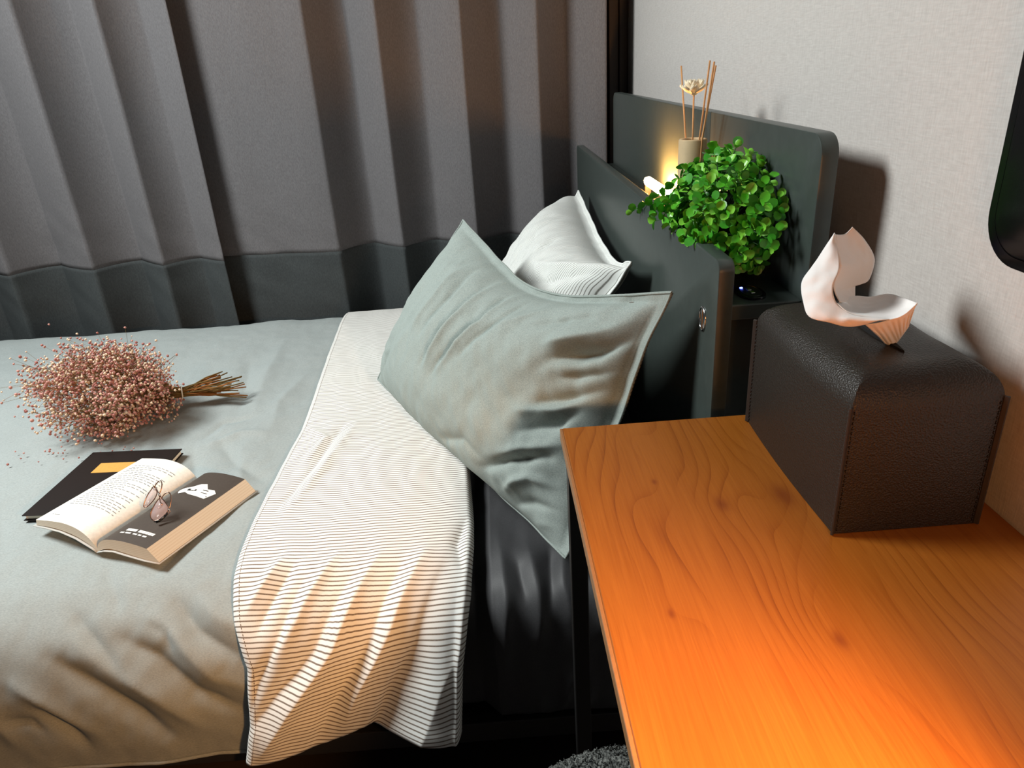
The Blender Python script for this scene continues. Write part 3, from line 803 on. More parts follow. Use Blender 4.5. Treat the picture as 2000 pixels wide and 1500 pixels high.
def tissue():
    A0 = [(0.3455, 0.7000, 1.0239), (0.3235, 0.6900, 0.9964), (0.3084, 0.6800, 0.9806), (0.3039, 0.6600, 0.9641), (0.3046, 0.6450, 0.9558), (0.3196, 0.6350, 0.9528), (0.3352, 0.6300, 0.9492), (0.3514, 0.6280, 0.9507)]
    A1 = [(0.3469, 0.7000, 1.0212), (0.3401, 0.6700, 0.9978), (0.3286, 0.6550, 0.9822), (0.3292, 0.6450, 0.9686), (0.3385, 0.6350, 0.9608), (0.3463, 0.6300, 0.9587), (0.3548, 0.6270, 0.9581), (0.3699, 0.6200, 0.9573)]
    B0 = [(0.3468, 0.7000, 1.0223), (0.3450, 0.6900, 1.0080), (0.3452, 0.6800, 0.9948), (0.3391, 0.6750, 0.9835), (0.3366, 0.6700, 0.9771), (0.3372, 0.6650, 0.9706), (0.3373, 0.6550, 0.9658)]
    B1 = [(0.3735, 0.7200, 1.0240), (0.3946, 0.7300, 1.0058), (0.4103, 0.7350, 0.9840), (0.4088, 0.7350, 0.9642), (0.4014, 0.7300, 0.9592), (0.3861, 0.7200, 0.9610), (0.3760, 0.7000, 0.9553)]
    C0 = [(0.3292, 0.6450, 0.9686), (0.3385, 0.6350, 0.9608), (0.3548, 0.6270, 0.9581), (0.3699, 0.6200, 0.9573), (0.3795, 0.6150, 0.9628), (0.3899, 0.6150, 0.9726)]
    C1 = [(0.3498, 0.6800, 0.9597), (0.3760, 0.7000, 0.9553), (0.3927, 0.7000, 0.9530), (0.4055, 0.6900, 0.9584), (0.4042, 0.6600, 0.9635), (0.3934, 0.6200, 0.9718)]
    D0 = [(0.3514, 0.6280, 0.9507), (0.3602, 0.6220, 0.9542), (0.3699, 0.6200, 0.9573), (0.3795, 0.6150, 0.9628), (0.3899, 0.6150, 0.9726)]
    D1 = [(0.3840, 0.6450, 0.9220), (0.3882, 0.6450, 0.9200), (0.3923, 0.6450, 0.9190), (0.3961, 0.6450, 0.9220), (0.3959, 0.6300, 0.9445)]
    root = empty('tissue', (0.39, 0.645, 0.921), 'white paper tissue pulled up from the leather box', 'tissue')
    for nm, e0, e1, bow, sd in (('folded_ply', A0, A1, 0.004, 1), ('rear_ply', B0, B1, -0.010, 2), ('flap_ply', C0, C1, -0.006, 3), ('front_ply', D0, D1, 0.004, 4)):
        nu, nv = 48, 18
        a = catmull(e0, nu); b = catmull(e1, nu); V = []
        for j in range(nv):
            t = j/(nv-1)
            for i in range(nu):
                p = a[i]*(1-t)+b[i]*t
                q = Vector(p)
                k = math.sin(PI*t)
                d = bow*k+0.0022*noise.noise(q*90+Vector((sd, 0, 0)))*(0.35+0.65*k)
                if nm == 'front_ply': d += 0.0035*math.sin(i*1.1)*k*(0.3+t)
                V.append((p[0]-0.5*d, p[1]-0.7*d, p[2]+0.5*d))
        o = mesh(nm, V, grid_faces(nu, nv), M['tissue'], root, True)
        s = o.modifiers.new('thickness', 'SOLIDIFY'); s.thickness = 0.0006; s.offset = 0
tissue()

# ------------------------------------------------------------------ black screen on the wall, only its far corner in view
def screen():
    root = empty('monitor', (0.48, 0.42, 1.0), 'glossy black screen with rounded corner mounted on the wall above the desk', 'monitor')
    def slab(nm, x0, x1, y0, y1, z0, z1, r, mat):
        bm = bmesh.new(); pts = []
        for cy, cz, a0 in ((y1-r, z1-r, 0), (y0+r, z1-r, PI/2), (y0+r, z0+r, PI), (y1-r, z0+r, 1.5*PI)):
            for k in range(11):
                a = a0+PI/2*k/10; pts.append((cy+r*math.cos(a), cz+r*math.sin(a)))
        A = [bm.verts.new((x0, y, z)) for y, z in pts]; B = [bm.verts.new((x1, y, z)) for y, z in pts]; n_ = len(pts)
        f1 = bm.faces.new(A); f2 = bm.faces.new(B[::-1])
        for i in range(n_): bm.faces.new((A[i], B[i], B[(i+1) % n_], A[(i+1) % n_]))
        bmesh.ops.recalc_face_normals(bm, faces=bm.faces[:])
        bmesh.ops.bevel(bm, geom=list(f1.edges), offset=0.002, segments=3, affect='EDGES', profile=0.5)
        autosmooth(from_bm(nm, bm, mat, root), 40)
    slab('casing', 0.466, 0.490, 0.14, 0.652, 1.003, 1.34, 0.045, M['black_gloss'])
    slab('display', 0.4652, 0.466, 0.15, 0.642, 1.013, 1.33, 0.038, M['black_gloss'])
    box('wall_mount', (0.490, 0.34, 1.10), (0.498, 0.46, 1.24), M['black_plastic'], root)
    bm = bmesh.new(); bm_box(bm, (0.478, 0.6515, 1.070), (0.486, 0.6535, 1.084), 0.0005, 1); from_bm('button', bm, M['black_plastic'], root)
screen()

# ------------------------------------------------------------------ things on the headboard shelf
SZ = 0.884
def diffuser():
    c = Vector((0.372, 1.322, SZ))
    root = empty('reed_diffuser', c, 'pale wooden reed diffuser with rattan reeds and a cream wooden flower', 'diffuser')
    lathe('vessel', [(0.0235, 0.0), (0.0250, 0.002), (0.0250, 0.171), (0.0238, 0.173), (0.017, 0.173), (0.0165, 0.170), (0.0165, 0.02)], c, M['vessel'], root, 32)
    top = c+Vector((0, 0, 0.150))
    for dx, dy, tx, ty, tz in ((-0.006, 0.006, 0.372, 1.420, 1.176), (0.006, -0.003, 0.378, 1.262, 1.184), (0.010, -0.006, 0.376, 1.232, 1.182), (0.008, 0.0, 0.385, 1.252, 1.176)):
        b = Vector((c.x+dx, c.y+dy, SZ+0.02)); t = Vector((tx, ty, tz))
        m = Vector((c.x+dx*0.8, c.y+dy*0.8, SZ+0.173)); m = m*0.4+(b+(t-b)*0.55)*0.6
        tube('reed', [b, m, t], 0.0016, M['reed'], root, 8)
    h = Vector((0.372, 1.328, 1.132))
    tube('flower_stem', [Vector((c.x, c.y, SZ+0.02)), Vector((c.x, c.y+0.002, SZ+0.17)), h], 0.0016, M['reed'], root, 8)
    fl = lathe('flower', [(0.001, -0.004), (0.006, -0.001), (0.008, 0.004), (0.004, 0.010), (0.0005, 0.012)], h, M['petal'], root, 14)
    # petals: cupped blades in three whorls
    def petal(L, W, open_, az):
        V = []; nu, nv = 5, 7
        for j in range(nv):
            t = j/(nv-1); w = W*math.sin(PI*(0.12+0.80*t))**0.8
            rr = 0.004+L*math.sin(open_)*t*(0.6+0.4*t)+0; zz = L*math.cos(open_)*t+0.006*t*t
            rr = 0.004+L*(math.sin(open_)*t); zz = L*math.cos(open_)*t**1.5
            for i in range(nu):
                s = (i/(nu-1)-0.5)*2
                x = rr-0.003*s*s*0; y = s*w; z = zz+0.0035*s*s*t
                V.append((h.x+x*math.cos(az)-y*math.sin(az), h.y+x*math.sin(az)+y*math.cos(az), h.z+z))
        o = mesh('petal', V, grid_faces(nu, nv), M['petal'], fl, True)
        o.matrix_parent_inverse = Matrix.Identity(4)
        sm = o.modifiers.new('thickness', 'SOLIDIFY'); sm.thickness = 0.0012
        return o
    fl.matrix_parent_inverse = Matrix.Translation(-c)
    for k in range(7): o = petal(0.024, 0.0085, 1.05, 2*PI*k/7)
    for k in range(6): o = petal(0.024, 0.0085, 0.62, 2*PI*k/6+0.4)
    for k in range(4): o = petal(0.021, 0.007, 0.28, 2*PI*k/4+0.2)
diffuser()

def tube_lamp():
    root = empty('tube_lamp', (0.372, 1.58, SZ), 'glowing warm tube lamp lying on the headboard shelf behind the plant', 'lamp')
    box('base', (0.356, 1.48, SZ), (0.388, 1.70, SZ+0.012), M['black_plastic'], root, 0.003)
    for y in (1.485, 1.68):
        box('holder', (0.364, y, SZ+0.012), (0.380, y+0.014, SZ+0.052), M['black_plastic'], root, 0.002)
    pts = [(0.372, 1.47+0.23*k/10, SZ+0.047) for k in range(11)]
    o = tube('light_tube', pts, [0.006]+[0.0105]*9+[0.006], M['tube_glow'], root, 16)
    o['label'] = 'glowing warm glass tube'
tube_lamp()

def charger():
    c = Vector((0.356, 0.945, SZ))
    root = empty('usb_charging_port', c, 'oval black charging port with a blue light set in the headboard shelf', 'charger')
    def oval(nm, ry, rx, z0, z1, mat, ex=2.4, bev=0.001):
        n_ = 40; bm = bmesh.new(); A = []; B = []
        for k in range(n_):
            a = 2*PI*k/n_; ca, sa = math.cos(a), math.sin(a)
            y = ry*math.copysign(abs(ca)**(2/ex), ca); x = rx*math.copysign(abs(sa)**(2/ex), sa)
            A.append(bm.verts.new((c.x+x, c.y+y, c.z+z0))); B.append(bm.verts.new((c.x+x, c.y+y, c.z+z1)))
        bm.faces.new(A); t = bm.faces.new(B)
        for k in range(n_): bm.faces.new((A[k], A[(k+1) % n_], B[(k+1) % n_], B[k]))
        bmesh.ops.recalc_face_normals(bm, faces=bm.faces[:])
        bmesh.ops.bevel(bm, geom=list(t.edges), offset=bev, segments=2, affect='EDGES', profile=0.5)
        return autosmooth(from_bm(nm, bm, mat, root), 40)
    oval('rim', 0.030, 0.019, 0.0, 0.004, M['black_gloss'])
    oval('inner_plate', 0.024, 0.014, 0.004, 0.0048, M['black_plastic'])
    for dy in (-0.008, 0.006):
        box('socket', (c.x-0.003, c.y+dy-0.005, c.z+0.0048), (c.x+0.003, c.y+dy+0.005, c.z+0.0056), M['chrome'], root, 0.0005, 1)
    lathe('indicator_light', [(0.0022, 0.0046), (0.0022, 0.0058), (0.001, 0.0064)], c+Vector((-0.008, 0.014, 0)), M['led_blue'], root, 12)
charger()

# ------------------------------------------------------------------ potted plant
def plant():
    R = random.Random(21)
    c = Vector((0.357, 1.085, 0.972))
    root = empty('potted_plant', (0.360, 1.085, SZ), 'bushy green plant with small round leaves on the headboard shelf', 'plant')
    lathe('pot', [(0.034, 0.0), (0.038, 0.002), (0.044, 0.055), (0.046, 0.060), (0.041, 0.060), (0.039, 0.048)], Vector((0.360, 1.085, SZ)), M['pot'], root, 24)
    lathe('moss', [(0.030, 0.052), (0.052, 0.060), (0.056, 0.080), (0.042, 0.105), (0.012, 0.118)], Vector((0.358, 1.085, SZ)), M['soil'], root, 20)
    # leaf blades: round, a little cupped, with a short stalk; 3 variants shared by all leaves
    leaf_me = []
    for vi in range(3):
        bm = bmesh.new(); n_ = 9; cup = (0.12, 0.26, 0.02)[vi]
        cen = bm.verts.new((0.55, 0, 0)); rim = []
        for k in range(n_):
            a = 2*PI*k/n_; x = 0.55+0.47*math.cos(a); y = 0.44*math.sin(a)
            rim.append(bm.verts.new((x, y, cup*(math.sin(a)**2)+0.10*math.cos(a)*(1 if vi else -1))))
        for k in range(n_): bm.faces.new((cen, rim[k], rim[(k+1) % n_]))
        s0 = bm.verts.new((0, 0.03, 0)); s1 = bm.verts.new((0, -0.03, 0)); bm.faces.new((s0, s1, rim[n_//2], rim[(n_//2)+1]))
        me = bpy.data.meshes.new('leaf'); bm.to_mesh(me); bm.free()
        me.materials.append(M['leaf%d' % vi]); me.polygons.foreach_set('use_smooth', [True]*len(me.polygons)); leaf_me.append(me)
    stems = Bag(); leaves = []
    def leaf(p, d, up, s):
        x = Vector(d).normalized(); z = (Vector(up)-x*x.dot(Vector(up)))
        z = z.normalized() if z.length > 1e-4 else x.orthogonal().normalized()
        y = z.cross(x)
        m = Matrix((x*s, y*s, z*s)).transposed().to_4x4(); m.translation = p
        leaves.append(m)
    def sprig(base, tip, nl=3, size=0.0172):
        base = Vector(base); tip = Vector(tip); mid = (base+tip)/2+Vector((R.uniform(-.01, .01), R.uniform(-.01, .01), R.uniform(0, .012)))
        v_, f_ = tube_data([base, mid, tip], [0.0012, 0.001, 0.0007], 4); stems.add(v_, f_)
        ax = (tip-mid).normalized(); side = ax.orthogonal().normalized(); q = ax.cross(side)
        for k in range(nl):
            p = mid+(tip-mid)*(0.25+0.75*(k+1)/nl)
            a = k*1.57+R.uniform(-.4, .4)
            for sg in (0, PI):
                d = (side*math.cos(a+sg)+q*math.sin(a+sg))*0.9+ax*(0.25+0.3*k/nl)
                leaf(p, d, ax+Vector((R.uniform(-.35, .35), R.uniform(-.35, .35), 0.35)), size*R.uniform(0.72, 1.12))
        leaf(tip, ax+side*R.uniform(-.7, .7), side+Vector((0, 0, .5)), size*R.uniform(.6, .9))
    rad = Vector((0.076, 0.150, 0.088)); k = 0
    while k < 150:
        d = Vector((R.gauss(0, 1), R.gauss(0, 1), R.gauss(0.15, 1))).normalized()
        if d.z < -0.75: continue
        s = R.uniform(0.80, 1.03)
        tip = c+Vector((d.x*rad.x, d.y*rad.y, d.z*rad.z))*s
        if tip.x > 0.400: continue
        if tip.z < 0.945 and (tip.x < 0.330): continue           # leaves hang over, not through, the front board
        if tip.z < 0.905: continue
        base = c+Vector((d.x*0.02, d.y*0.035, -0.03+d.z*0.02))
        sprig(base, tip, 3); k += 1
    for tip in ((0.350, 1.128, 1.060), (0.362, 1.060, 1.070), (0.345, 1.035, 1.050), (0.362, 0.945, 1.010), (0.365, 0.925, 0.965), (0.363, 0.985, 0.915),
                (0.360, 0.955, 0.930), (0.285, 1.300, 0.952), (0.300, 1.270, 0.972), (0.290, 1.225, 0.963), (0.279, 1.190, 0.957), (0.268, 1.150, 0.952)):
        sprig(c+Vector((0, 0.3*(tip[1]-c.y), -0.01)), tip, 3)
    sprig((0.300, 1.255, 0.968), (0.276, 1.385, 0.925), 3, 0.015)
    stems.build('stems', M['leaf_stem'], root)['kind'] = 'stuff'
    cam = Vector((0, 0, 1.2))
    leaves.sort(key=lambda m: (m.translation-cam).length+0.02*R.random())
    for i, m in enumerate(leaves[:300]):
        o = bpy.data.objects.new('leaf', leaf_me[i % 3]); COL.objects.link(o); o.parent = root
        o.matrix_parent_inverse = Matrix.Translation(-root.location); o.matrix_basis = m
    rest = Bag()
    for i, m in enumerate(leaves[300:]):
        me = leaf_me[i % 3]
        rest.add([m @ v.co for v in me.vertices], [tuple(p.vertices) for p in me.polygons], i % 3)
    if rest.v: rest.build('inner_leaves', [M['leaf0'], M['leaf1'], M['leaf2']], root)['kind'] = 'stuff'
plant()

# ------------------------------------------------------------------ dried bouquet on the duvet
def bouquet():
    R = random.Random(5)
    tie = Vector((-0.820, 1.664, 0.490)); c = Vector((-0.952, 1.572, 0.548))
    root = empty('dried_flower_bouquet', (-0.9, 1.62, 0.455), 'bouquet of dried pink baby breath tied with string lying on the duvet', 'flowers')
    ax = (c-tie).normalized(); side = Vector((0, 0, 1)).cross(ax).normalized(); up = ax.cross(side)
    flo = Bag(); br = Bag(); cut = Bag()
    phi = (1+5**.5)/2
    ico = [Vector(v).normalized() for v in ((-1, phi, 0), (1, phi, 0), (-1, -phi, 0), (1, -phi, 0), (0, -1, phi), (0, 1, phi), (0, -1, -phi), (0, 1, -phi), (phi, 0, -1), (phi, 0, 1), (-phi, 0, -1), (-phi, 0, 1))]
    icf = [(0, 11, 5), (0, 5, 1), (0, 1, 7), (0, 7, 10), (0, 10, 11), (1, 5, 9), (5, 11, 4), (11, 10, 2), (10, 7, 6), (7, 1, 8), (3, 9, 4), (3, 4, 2), (3, 2, 6), (3, 6, 8), (3, 8, 9), (4, 9, 5), (2, 4, 11), (6, 2, 10), (8, 6, 7), (9, 8, 1)]
    def floret(p, r, mi):
        sq = Vector((R.uniform(.75, 1.2), R.uniform(.75, 1.2), R.uniform(.75, 1.2)))
        flo.add([p+Vector((v.x*sq.x, v.y*sq.y, v.z*sq.z))*r for v in ico], icf, mi)
    def twig(a, b, r0, r1, n=4, bag=br, mi=0, mid=None):
        v_, f_ = tube_data([a, mid, b] if mid is not None else [a, b], [r0, (r0+r1)/2, r1] if mid is not None else [r0, r1], n); bag.add(v_, f_, mi)
    for k in range(210):
        # main stems fan out from the tie into a wide ellipsoid
        d = Vector((R.gauss(0, 1), R.gauss(0, 1), R.gauss(0, 1))).normalized()*(R.uniform(0.4, 1.0)**0.6)*R.choice((1.0, 1.0, 1.0, 1.12))
        p = c+ax*d.x*0.165+side*d.y*0.168+up*d.z*0.112
        if p.z < 0.468: p.z = 0.468+R.uniform(0, .02)
        mid = tie+(p-tie)*0.45+ax*0.03
        twig(tie+Vector((0, R.uniform(-.012, .012), R.uniform(-.008, .008))), p, 0.0009, 0.0005, 4, br, k % 2, mid)
        nf = R.randint(20, 34)
        out = (p-tie).normalized()
        for j in range(nf):
            b = mid+(p-mid)*R.uniform(0.35, 1.0)
            q = b+out*R.uniform(0.0, 0.035)+Vector((R.gauss(0, 1), R.gauss(0, 1), R.gauss(0, 1)))*0.016
            if q.z < 0.463: q.z = 0.463+R.uniform(0, .006)
            if j % 2 == 0: twig(b, q, 0.0004, 0.0003, 3, br, k % 2)
            u = R.random(); mi = 1 if u < 0.36 else (2 if u < 0.62 else 0)
            floret(q, R.uniform(0.0020, 0.0040), mi)
    for k in range(26):   # fallen florets and stray sprays
        q = Vector((-0.99+R.uniform(-.14, .16), 1.43+R.uniform(-.03, .05), 0.460)); floret(q, R.uniform(.0018, .003), R.choice((0, 2)))
    flo.build('florets', [M['pink0'], M['pink1'], M['pink2']], root)['kind'] = 'stuff'
    br.build('branches', [M['dry_stem'], M['dry_stem2']], root)['kind'] = 'stuff'
    # gathered stem ends, right of the string
    for k in range(46):
        a = R.uniform(0, 2*PI); rr = 0.014*math.sqrt(R.random())
        o_ = side*math.cos(a)*rr+up*math.sin(a)*rr
        end = Vector((-0.69+R.uniform(-.05, .03), 1.665+R.uniform(-.02, .05), 0.474+R.uniform(-.004, .045)))
        if k < 5: end = Vector((-0.725+R.uniform(-.012, .012), 1.70+R.uniform(-.01, .03), 0.515+R.uniform(-.01, .016)))
        if k in (6, 7): end = Vector((-0.655, 1.655+0.01*(k-6), 0.468))
        s0 = tie+o_-ax*0.0; s1 = s0+ax*0.06+o_*0.8
        v_, f_ = tube_data([s1, s0, s0+(end-s0)*0.6+Vector((0, 0, R.uniform(-.006, .006))), end], [0.0014, 0.0016, 0.0018, 0.0016], 5); cut.add(v_, f_, k % 2)
    cut.build('stems', [M['dry_stem'], M['dry_stem2']], root)['kind'] = 'stuff'
    s = tube('string_tie', [tie+side*0.0175*math.cos(2*PI*k/24)+up*0.0175*math.sin(2*PI*k/24)+ax*0.002*math.sin(4*PI*k/24) for k in range(24)], 0.0016, M['string'], root, 6, True)
    s['label'] = 'white string tie'
bouquet()

# ------------------------------------------------------------------ books
def closed_book():
    root = empty('notebook', (-0.835, 1.29, 0.455), 'dark brown closed book with an ochre label lying under the open book', 'book')
    z0 = 0.452
    rot = Matrix.Translation((-0.835, 1.292, z0)) @ Matrix.Rotation(math.radians(-4), 4, 'Z')
    def part(nm, lo, hi, mat, bev=0.0008):
        bm = bmesh.new(); bm_box(bm, lo, hi, bev, 1); bmesh.ops.transform(bm, matrix=rot, verts=bm.verts[:])
        return from_bm(nm, bm, mat, root)
    part('back_cover', (-0.103, -0.122, 0), (0.103, 0.122, 0.002), M['book_cover'])
    part('pages', (-0.099, -0.118, 0.002), (0.100, 0.118, 0.011), M['page_edge'])
    part('front_cover', (-0.103, -0.122, 0.011), (0.103, 0.122, 0.013), M['book_cover'])
    part('label', (-0.054, 0.030, 0.013), (0.035, 0.070, 0.0133), M['gold'], 0)
closed_book()

def open_book():
    O = Vector((-0.745, 1.060, 0.452)); d = Vector((0.45, 0.893, 0)).normalized(); w = Vector((0.893, -0.45, 0)).normalized(); Zv = Vector((0, 0, 1))
    L = 0.235
    root = empty('open_book', (-0.72, 1.16, 0.455), 'open book with a white text page and a dark page lying on the duvet', 'book')
    def P(a, h, t): return O+w*a+Zv*h+d*t
    def block(nm, topc, botc, mats, yskew=0.0):
        """page block swept along the spine: top curve, bottom curve as (across, height)"""
        n_ = 24; T = catmull([(a, h, 0) for a, h in topc], n_)[:, :2]; B = catmull([(a, h, 0) for a, h in botc], n_)[:, :2]
        V = []; F = []; mi = []
        for t in (0.0, L):
            for a, h in T: V.append(P(a, h, t+yskew*abs(a)))
            for a, h in B: V.append(P(a, h, t+yskew*abs(a)))
        S = 2*n_
        for i in range(n_-1):
            F.append((i, i+1, S+i+1, S+i)); mi.append(0)                       # top page
            F.append((n_+i+1, n_+i, S+n_+i, S+n_+i+1)); mi.append(2)           # underside
            F.append((i+1, i, n_+i, n_+i+1)); mi.append(1)                     # near end
            F.append((S+i, S+i+1, S+n_+i+1, S+n_+i)); mi.append(1)
        F.append((n_-1, 2*n_-1, S+2*n_-1, S+n_-1)); mi.append(1)
        F.append((n_, 0, S, S+n_)); mi.append(1)
        me = bpy.data.meshes.new(nm); me.from_pydata([tuple(v) for v in V], [], F); me.update()
        for m in mats: me.materials.append(m)
        me.polygons.foreach_set('material_index', mi)
        o = link(nm, me, None, root, False); autosmooth(o, 30)
        return T
    LT = block('left_pages', [(0.0, 0.006), (-0.012, 0.024), (-0.035, 0.038), (-0.07, 0.043), (-0.11, 0.039), (-0.157, 0.031)],
               [(0.0, 0.0), (-0.015, 0.008), (-0.05, 0.020), (-0.09, 0.024), (-0.13, 0.022), (-0.162, 0.0175)], [M['paper'], M['page_edge'], M['book_cover']])
    RT = block('right_pages', [(0.0, 0.006), (0.010, 0.020), (0.028, 0.030), (0.06, 0.034), (0.095, 0.032), (0.120, 0.028)],
               [(0.0, 0.0), (0.018, 0.008), (0.040, 0.011), (0.075, 0.007), (0.11, 0.003), (0.139, 0.003)], [M['dark_page'], M['page_edge'], M['book_cover']], 0.10)
    # cover flaps under each half
    def flap(nm, pts, ysk, mat):
        V = []; n_ = len(pts)
        for t in (-0.003, L+0.003):
            for a, h in pts: V.append(P(a, h, t+ysk*abs(a)))
        o = mesh(nm, V, [(i, i+1, n_+i+1, n_+i) for i in range(n_-1)], mat, root, True)
        s = o.modifiers.new('thickness', 'SOLIDIFY'); s.thickness = 0.0016; s.offset = 0
    flap('cover', [(0.142, 0.0012), (0.11, 0.001), (0.075, 0.004), (0.04, 0.008), (0.018, 0.005), (0.0, -0.001)], 0.10, M['book_inner'])
    flap('cover', [(0.0, -0.001), (-0.015, 0.005), (-0.05, 0.016), (-0.09, 0.021), (-0.13, 0.0195), (-0.170, 0.0155)], 0.0, M['book_inner'])
    # print: thin strips following the page curve
    def strip(bag, curve, a0, a1, t0, t1, ysk=0.0, lift=0.00035, n_=4, sk=0.0):
        A = np.abs(curve[:, 0]); V = []
        for i in range(n_+1):
            a = a0+(a1-a0)*i/n_; h = float(np.interp(abs(a), A, curve[:, 1]))+lift
            for t in (t0, t1): V.append(P(a, h, t+ysk*abs(a)+sk*(a-a0)))
        bag.add(V, [(2*i, 2*i+1, 2*i+3, 2*i+2) for i in range(n_)])
    R = random.Random(3); txt = Bag()
    # lines of text run across the page, from the outer margin to the gutter
    t = 0.205; k = 0
    while t > 0.055:
        a = -0.150+0.006; end = -0.022 if R.random() > 0.2 else -0.022-R.uniform(0.02, 0.06)
        if k in (3, 9, 14): end = -0.085
        a = -0.142
        while a < end:
            wl = R.uniform(0.005, 0.013); strip(txt, LT, a, min(a+wl, end), t, t-0.0016, n_=2); a += wl+0.0035
        t -= 0.0066; k += 1
    strip(txt, LT, -0.138, -0.135, 0.022, 0.0205, n_=1); strip(txt, LT, -0.132, -0.116, 0.022, 0.0205, n_=2)
    txt.build('printed_text', M['print'], root, False)['kind'] = 'stuff'
    # white lettering near the foot of the dark page, two rows, and the white torn-paper picture near its head
    row = Bag()
    for (a0, a1) in ((0.044, 0.052), (0.0525, 0.060), (0.0605, 0.067), (0.071, 0.078), (0.0785, 0.085), (0.0855, 0.092), (0.0925, 0.099), (0.0995, 0.104)):
        strip(row, RT, a0, a1, 0.0290, 0.0355, 0.10, n_=1)
        strip(row, RT, a0+0.001, a1-0.001, 0.0305, 0.0312, 0.10, 0.0003, n_=1)
    for (a0, a1) in ((0.038, 0.047), (0.050, 0.062), (0.067, 0.076), (0.0785, 0.085), (0.088, 0.096)):
        strip(row, RT, a0, a1, 0.0215, 0.0250, 0.10, n_=1)
    row.build('white_lettering', M['white_print'], root, False)
    pic = Bag()
    out = [(0.030, 0.165), (0.036, 0.160), (0.046, 0.166), (0.060, 0.160), (0.082, 0.158), (0.100, 0.156), (0.108, 0.178), (0.098, 0.186), (0.084, 0.184), (0.070, 0.199), (0.058, 0.196), (0.046, 0.184), (0.034, 0.180), (0.027, 0.173)]
    V = []; n_ = len(out); ks = (1.0, 0.75, 0.5, 0.25, 0.04)
    for k in ks:
        for a, t in out:
            a = 0.068+(a-0.068)*k; t = 0.176+(t-0.176)*k
            V.append(P(a, float(np.interp(a, RT[:, 0], RT[:, 1]))+0.0006, t+0.10*abs(a)-0.006))
    pic.add(V, [(r*n_+i, r*n_+(i+1) % n_, (r+1)*n_+(i+1) % n_, (r+1)*n_+i) for r in range(len(ks)-1) for i in range(n_)]+[tuple((len(ks)-1)*n_+i for i in range(n_))])
    pic.build('white_picture', M['white_print'], root, False)
    ink = Bag()
    for a0, a1, t0, t1 in ((0.046, 0.052, 0.171, 0.177), (0.052, 0.062, 0.171, 0.173), (0.062, 0.066, 0.172, 0.177), (0.078, 0.090, 0.178, 0.180), (0.080, 0.094, 0.170, 0.1715), (0.098, 0.100, 0.162, 0.164)):
        strip(ink, RT, a0, a1, t0-0.006, t1-0.006, 0.10, 0.0010, n_=1)
    ink.build('picture_ink', M['black_print'], root, False)
open_book()

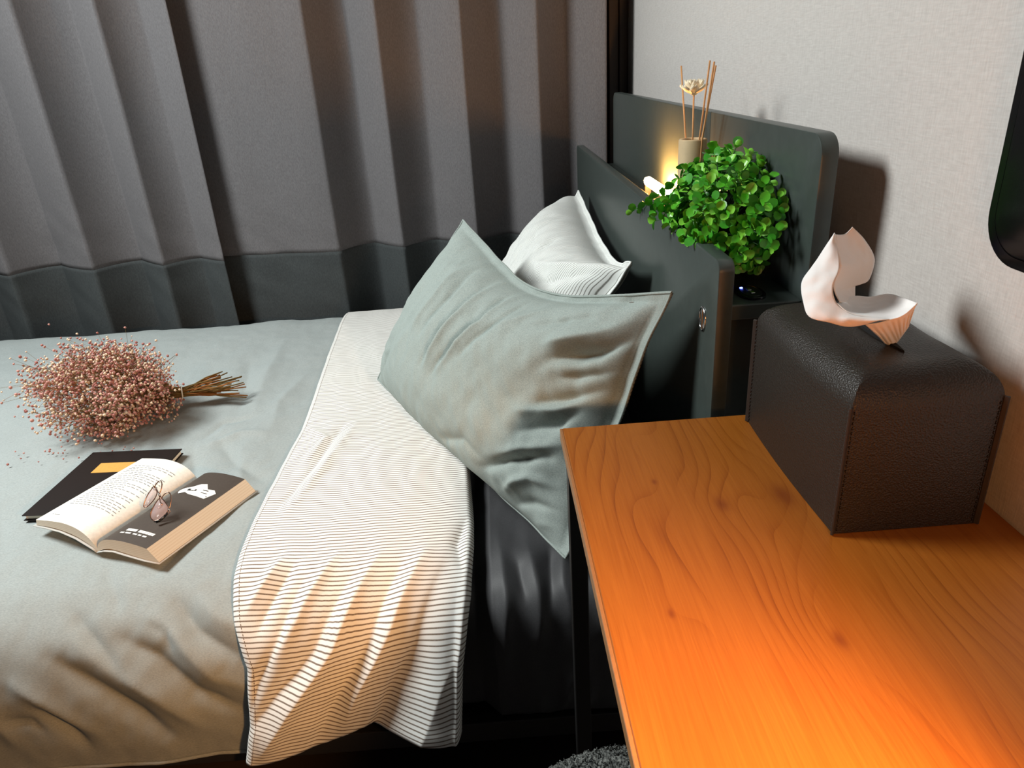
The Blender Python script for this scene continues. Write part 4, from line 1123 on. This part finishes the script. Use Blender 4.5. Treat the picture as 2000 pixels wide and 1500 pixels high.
def glasses():
    up = Vector((0, 0, 0.002))
    root = empty('eyeglasses', (-0.645, 1.10, 0.487), 'rose gold wire eyeglasses with pinkish lenses resting on the open book', 'glasses')
    L1 = [(-0.6404, 1.1128, 0.5178), (-0.6457, 1.1080, 0.5118), (-0.6508, 1.1018, 0.5040), (-0.6539, 1.0955, 0.4961), (-0.6523, 1.0909, 0.4905), (-0.6465, 1.0882, 0.4870), (-0.6394, 1.0888, 0.4879), (-0.6308, 1.0924, 0.4923), (-0.6232, 1.0975, 0.4987), (-0.6228, 1.1025, 0.5049), (-0.6280, 1.1077, 0.5114), (-0.6348, 1.1125, 0.5175)]
    L2 = [(-0.6695, 1.1627, 0.5171), (-0.6749, 1.1577, 0.5109), (-0.6811, 1.1518, 0.5035), (-0.6855, 1.1447, 0.4947), (-0.6874, 1.1387, 0.4871), (-0.6824, 1.1379, 0.4861), (-0.6752, 1.1412, 0.4902), (-0.6674, 1.1470, 0.4975), (-0.6637, 1.1530, 0.5050), (-0.6658, 1.1583, 0.5117)]
    wires = dict(
        temple=[(-0.6228, 1.1025, 0.5049), (-0.6213, 1.0994, 0.5011), (-0.6183, 1.0968, 0.4990), (-0.6240, 1.0915, 0.4935)],
        bridge=[(-0.6665, 1.1560, 0.5100), (-0.6550, 1.1400, 0.5230), (-0.6400, 1.1175, 0.5237), (-0.6348, 1.1125, 0.5175)],
        nose_pad=[(-0.6400, 1.1175, 0.5237), (-0.6369, 1.1086, 0.5126), (-0.6335, 1.1065, 0.5099), (-0.6372, 1.1021, 0.5045), (-0.6412, 1.1023, 0.5047)],
        folded_temple=[(-0.6471, 1.1252, 0.5333), (-0.6496, 1.1263, 0.5347), (-0.6443, 1.1311, 0.5407), (-0.6396, 1.1332, 0.5433), (-0.6361, 1.1302, 0.5396), (-0.6364, 1.1237, 0.5314), (-0.6400, 1.1175, 0.5237)],
        end_piece=[(-0.6349, 1.1135, 0.5187), (-0.6295, 1.1178, 0.5241), (-0.6232, 1.1190, 0.5256), (-0.6189, 1.1158, 0.5216), (-0.6177, 1.1097, 0.5140), (-0.6189, 1.1043, 0.5072), (-0.6213, 1.0994, 0.5011)])
    for Lp in (L1, L2):
        pts = catmull(Lp+[Lp[0]], 41)[:-1]
        rim = tube('rim', [Vector(p)+up for p in pts], 0.0009, M['rose_gold'], root, 6, True)
        cen = pts.mean(axis=0); V = [tuple(Vector(p)+up) for p in pts]+[tuple(Vector(cen)+up+Vector((0.0, -0.0012, 0.0012)))]
        o = mesh('lens', V, [(40, i, (i+1) % 40) for i in range(40)], M['lens'], root, True)
        s = o.modifiers.new('thickness', 'SOLIDIFY'); s.thickness = 0.0012
    for nm, p in wires.items():
        tube(nm, [Vector(q)+up for q in catmull(p, 24)], 0.0010, M['rose_gold'], root, 6)
    tube('temple_tip', [Vector(q)+up for q in ((-0.6215, 1.0935, 0.4975), (-0.6280, 1.0875, 0.4925), (-0.6335, 1.0825, 0.4905), (-0.6385, 1.0780, 0.4900))], [0.0014, 0.002, 0.0024, 0.0026], M['black_gloss'], root, 8)
    for q in ((-0.6213, 1.0994, 0.5011), (-0.6400, 1.1175, 0.5237)):
        lathe('hinge', [(0.0004, -0.002), (0.002, -0.0014), (0.002, 0.0014), (0.0004, 0.002)], Vector(q)+up, M['chrome'], root, 10)
glasses()

# ------------------------------------------------------------------ stool tucked at the bed, only the edge of its seat in view
def stool():
    c = Vector((0.105, 0.412, 0.0)); r = 0.186
    root = empty('stool', c, 'round stool with a grey boucle seat under the desk edge', 'stool')
    nr, na = 46, 260; V = []; F = []
    prof = []
    for k in range(nr+1):
        t = k/nr
        if t < 0.45: prof.append((r*t/0.45*0.86, 0.450))
        elif t < 0.75:
            a = (t-0.45)/0.30*PI/2; prof.append((r*0.86+r*0.14*math.sin(a), 0.450-r*0.14*(1-math.cos(a))))
        else: prof.append((r, 0.450-r*0.14-(t-0.75)/0.25*0.04))
    for rr, z in prof:
        for k in range(na):
            a = 2*PI*k/na; p = Vector((c.x+rr*math.cos(a), c.y+rr*math.sin(a), z))
            dn = Vector((math.cos(a)*(rr/r)**6, math.sin(a)*(rr/r)**6, 1.0)).normalized()
            V.append(p+dn*(0.0045*noise.noise(p*190)+0.003*noise.noise(p*420)))
    for i in range(nr):
        for k in range(na): F.append((i*na+k, i*na+(k+1) % na, (i+1)*na+(k+1) % na, (i+1)*na+k))
    F.append(tuple(nr*na+k for k in range(na)))
    mesh('seat', V, F, M['boucle'], root, True)
    # looped pile on top of the seat
    R = random.Random(9); pile = Bag()
    for k in range(2600):
        a = R.uniform(0, 2*PI); rr = r*math.sqrt(R.uniform(0.15, 1.03)); z = 0.449 if rr < r*0.86 else 0.449-r*0.14*(1-math.sqrt(max(0, 1-((min(rr, r)/r-0.86)/0.14)**2)))
        p = Vector((c.x+rr*math.cos(a), c.y+rr*math.sin(a), z)); b = R.uniform(0, PI); u = Vector((math.cos(b), math.sin(b), 0))*R.uniform(.0015, .003); h = R.uniform(.002, .0055)
        v_, f_ = tube_data([p-u, p-u*0.8+Vector((0, 0, h)), p+u*0.8+Vector((0, 0, h)), p+u], 0.0007, 3); pile.add(v_, f_)
    pile.build('boucle_pile', M['boucle'], root)['kind'] = 'stuff'
    for sx in (-1, 1):
        for sy in (-1, 1):
            tube('leg', [(c.x+sx*0.09, c.y+sy*0.09, 0.388), (c.x+sx*0.125, c.y+sy*0.125, 0.0)], [0.014, 0.010], M['steel_black'], root, 12)
stool()
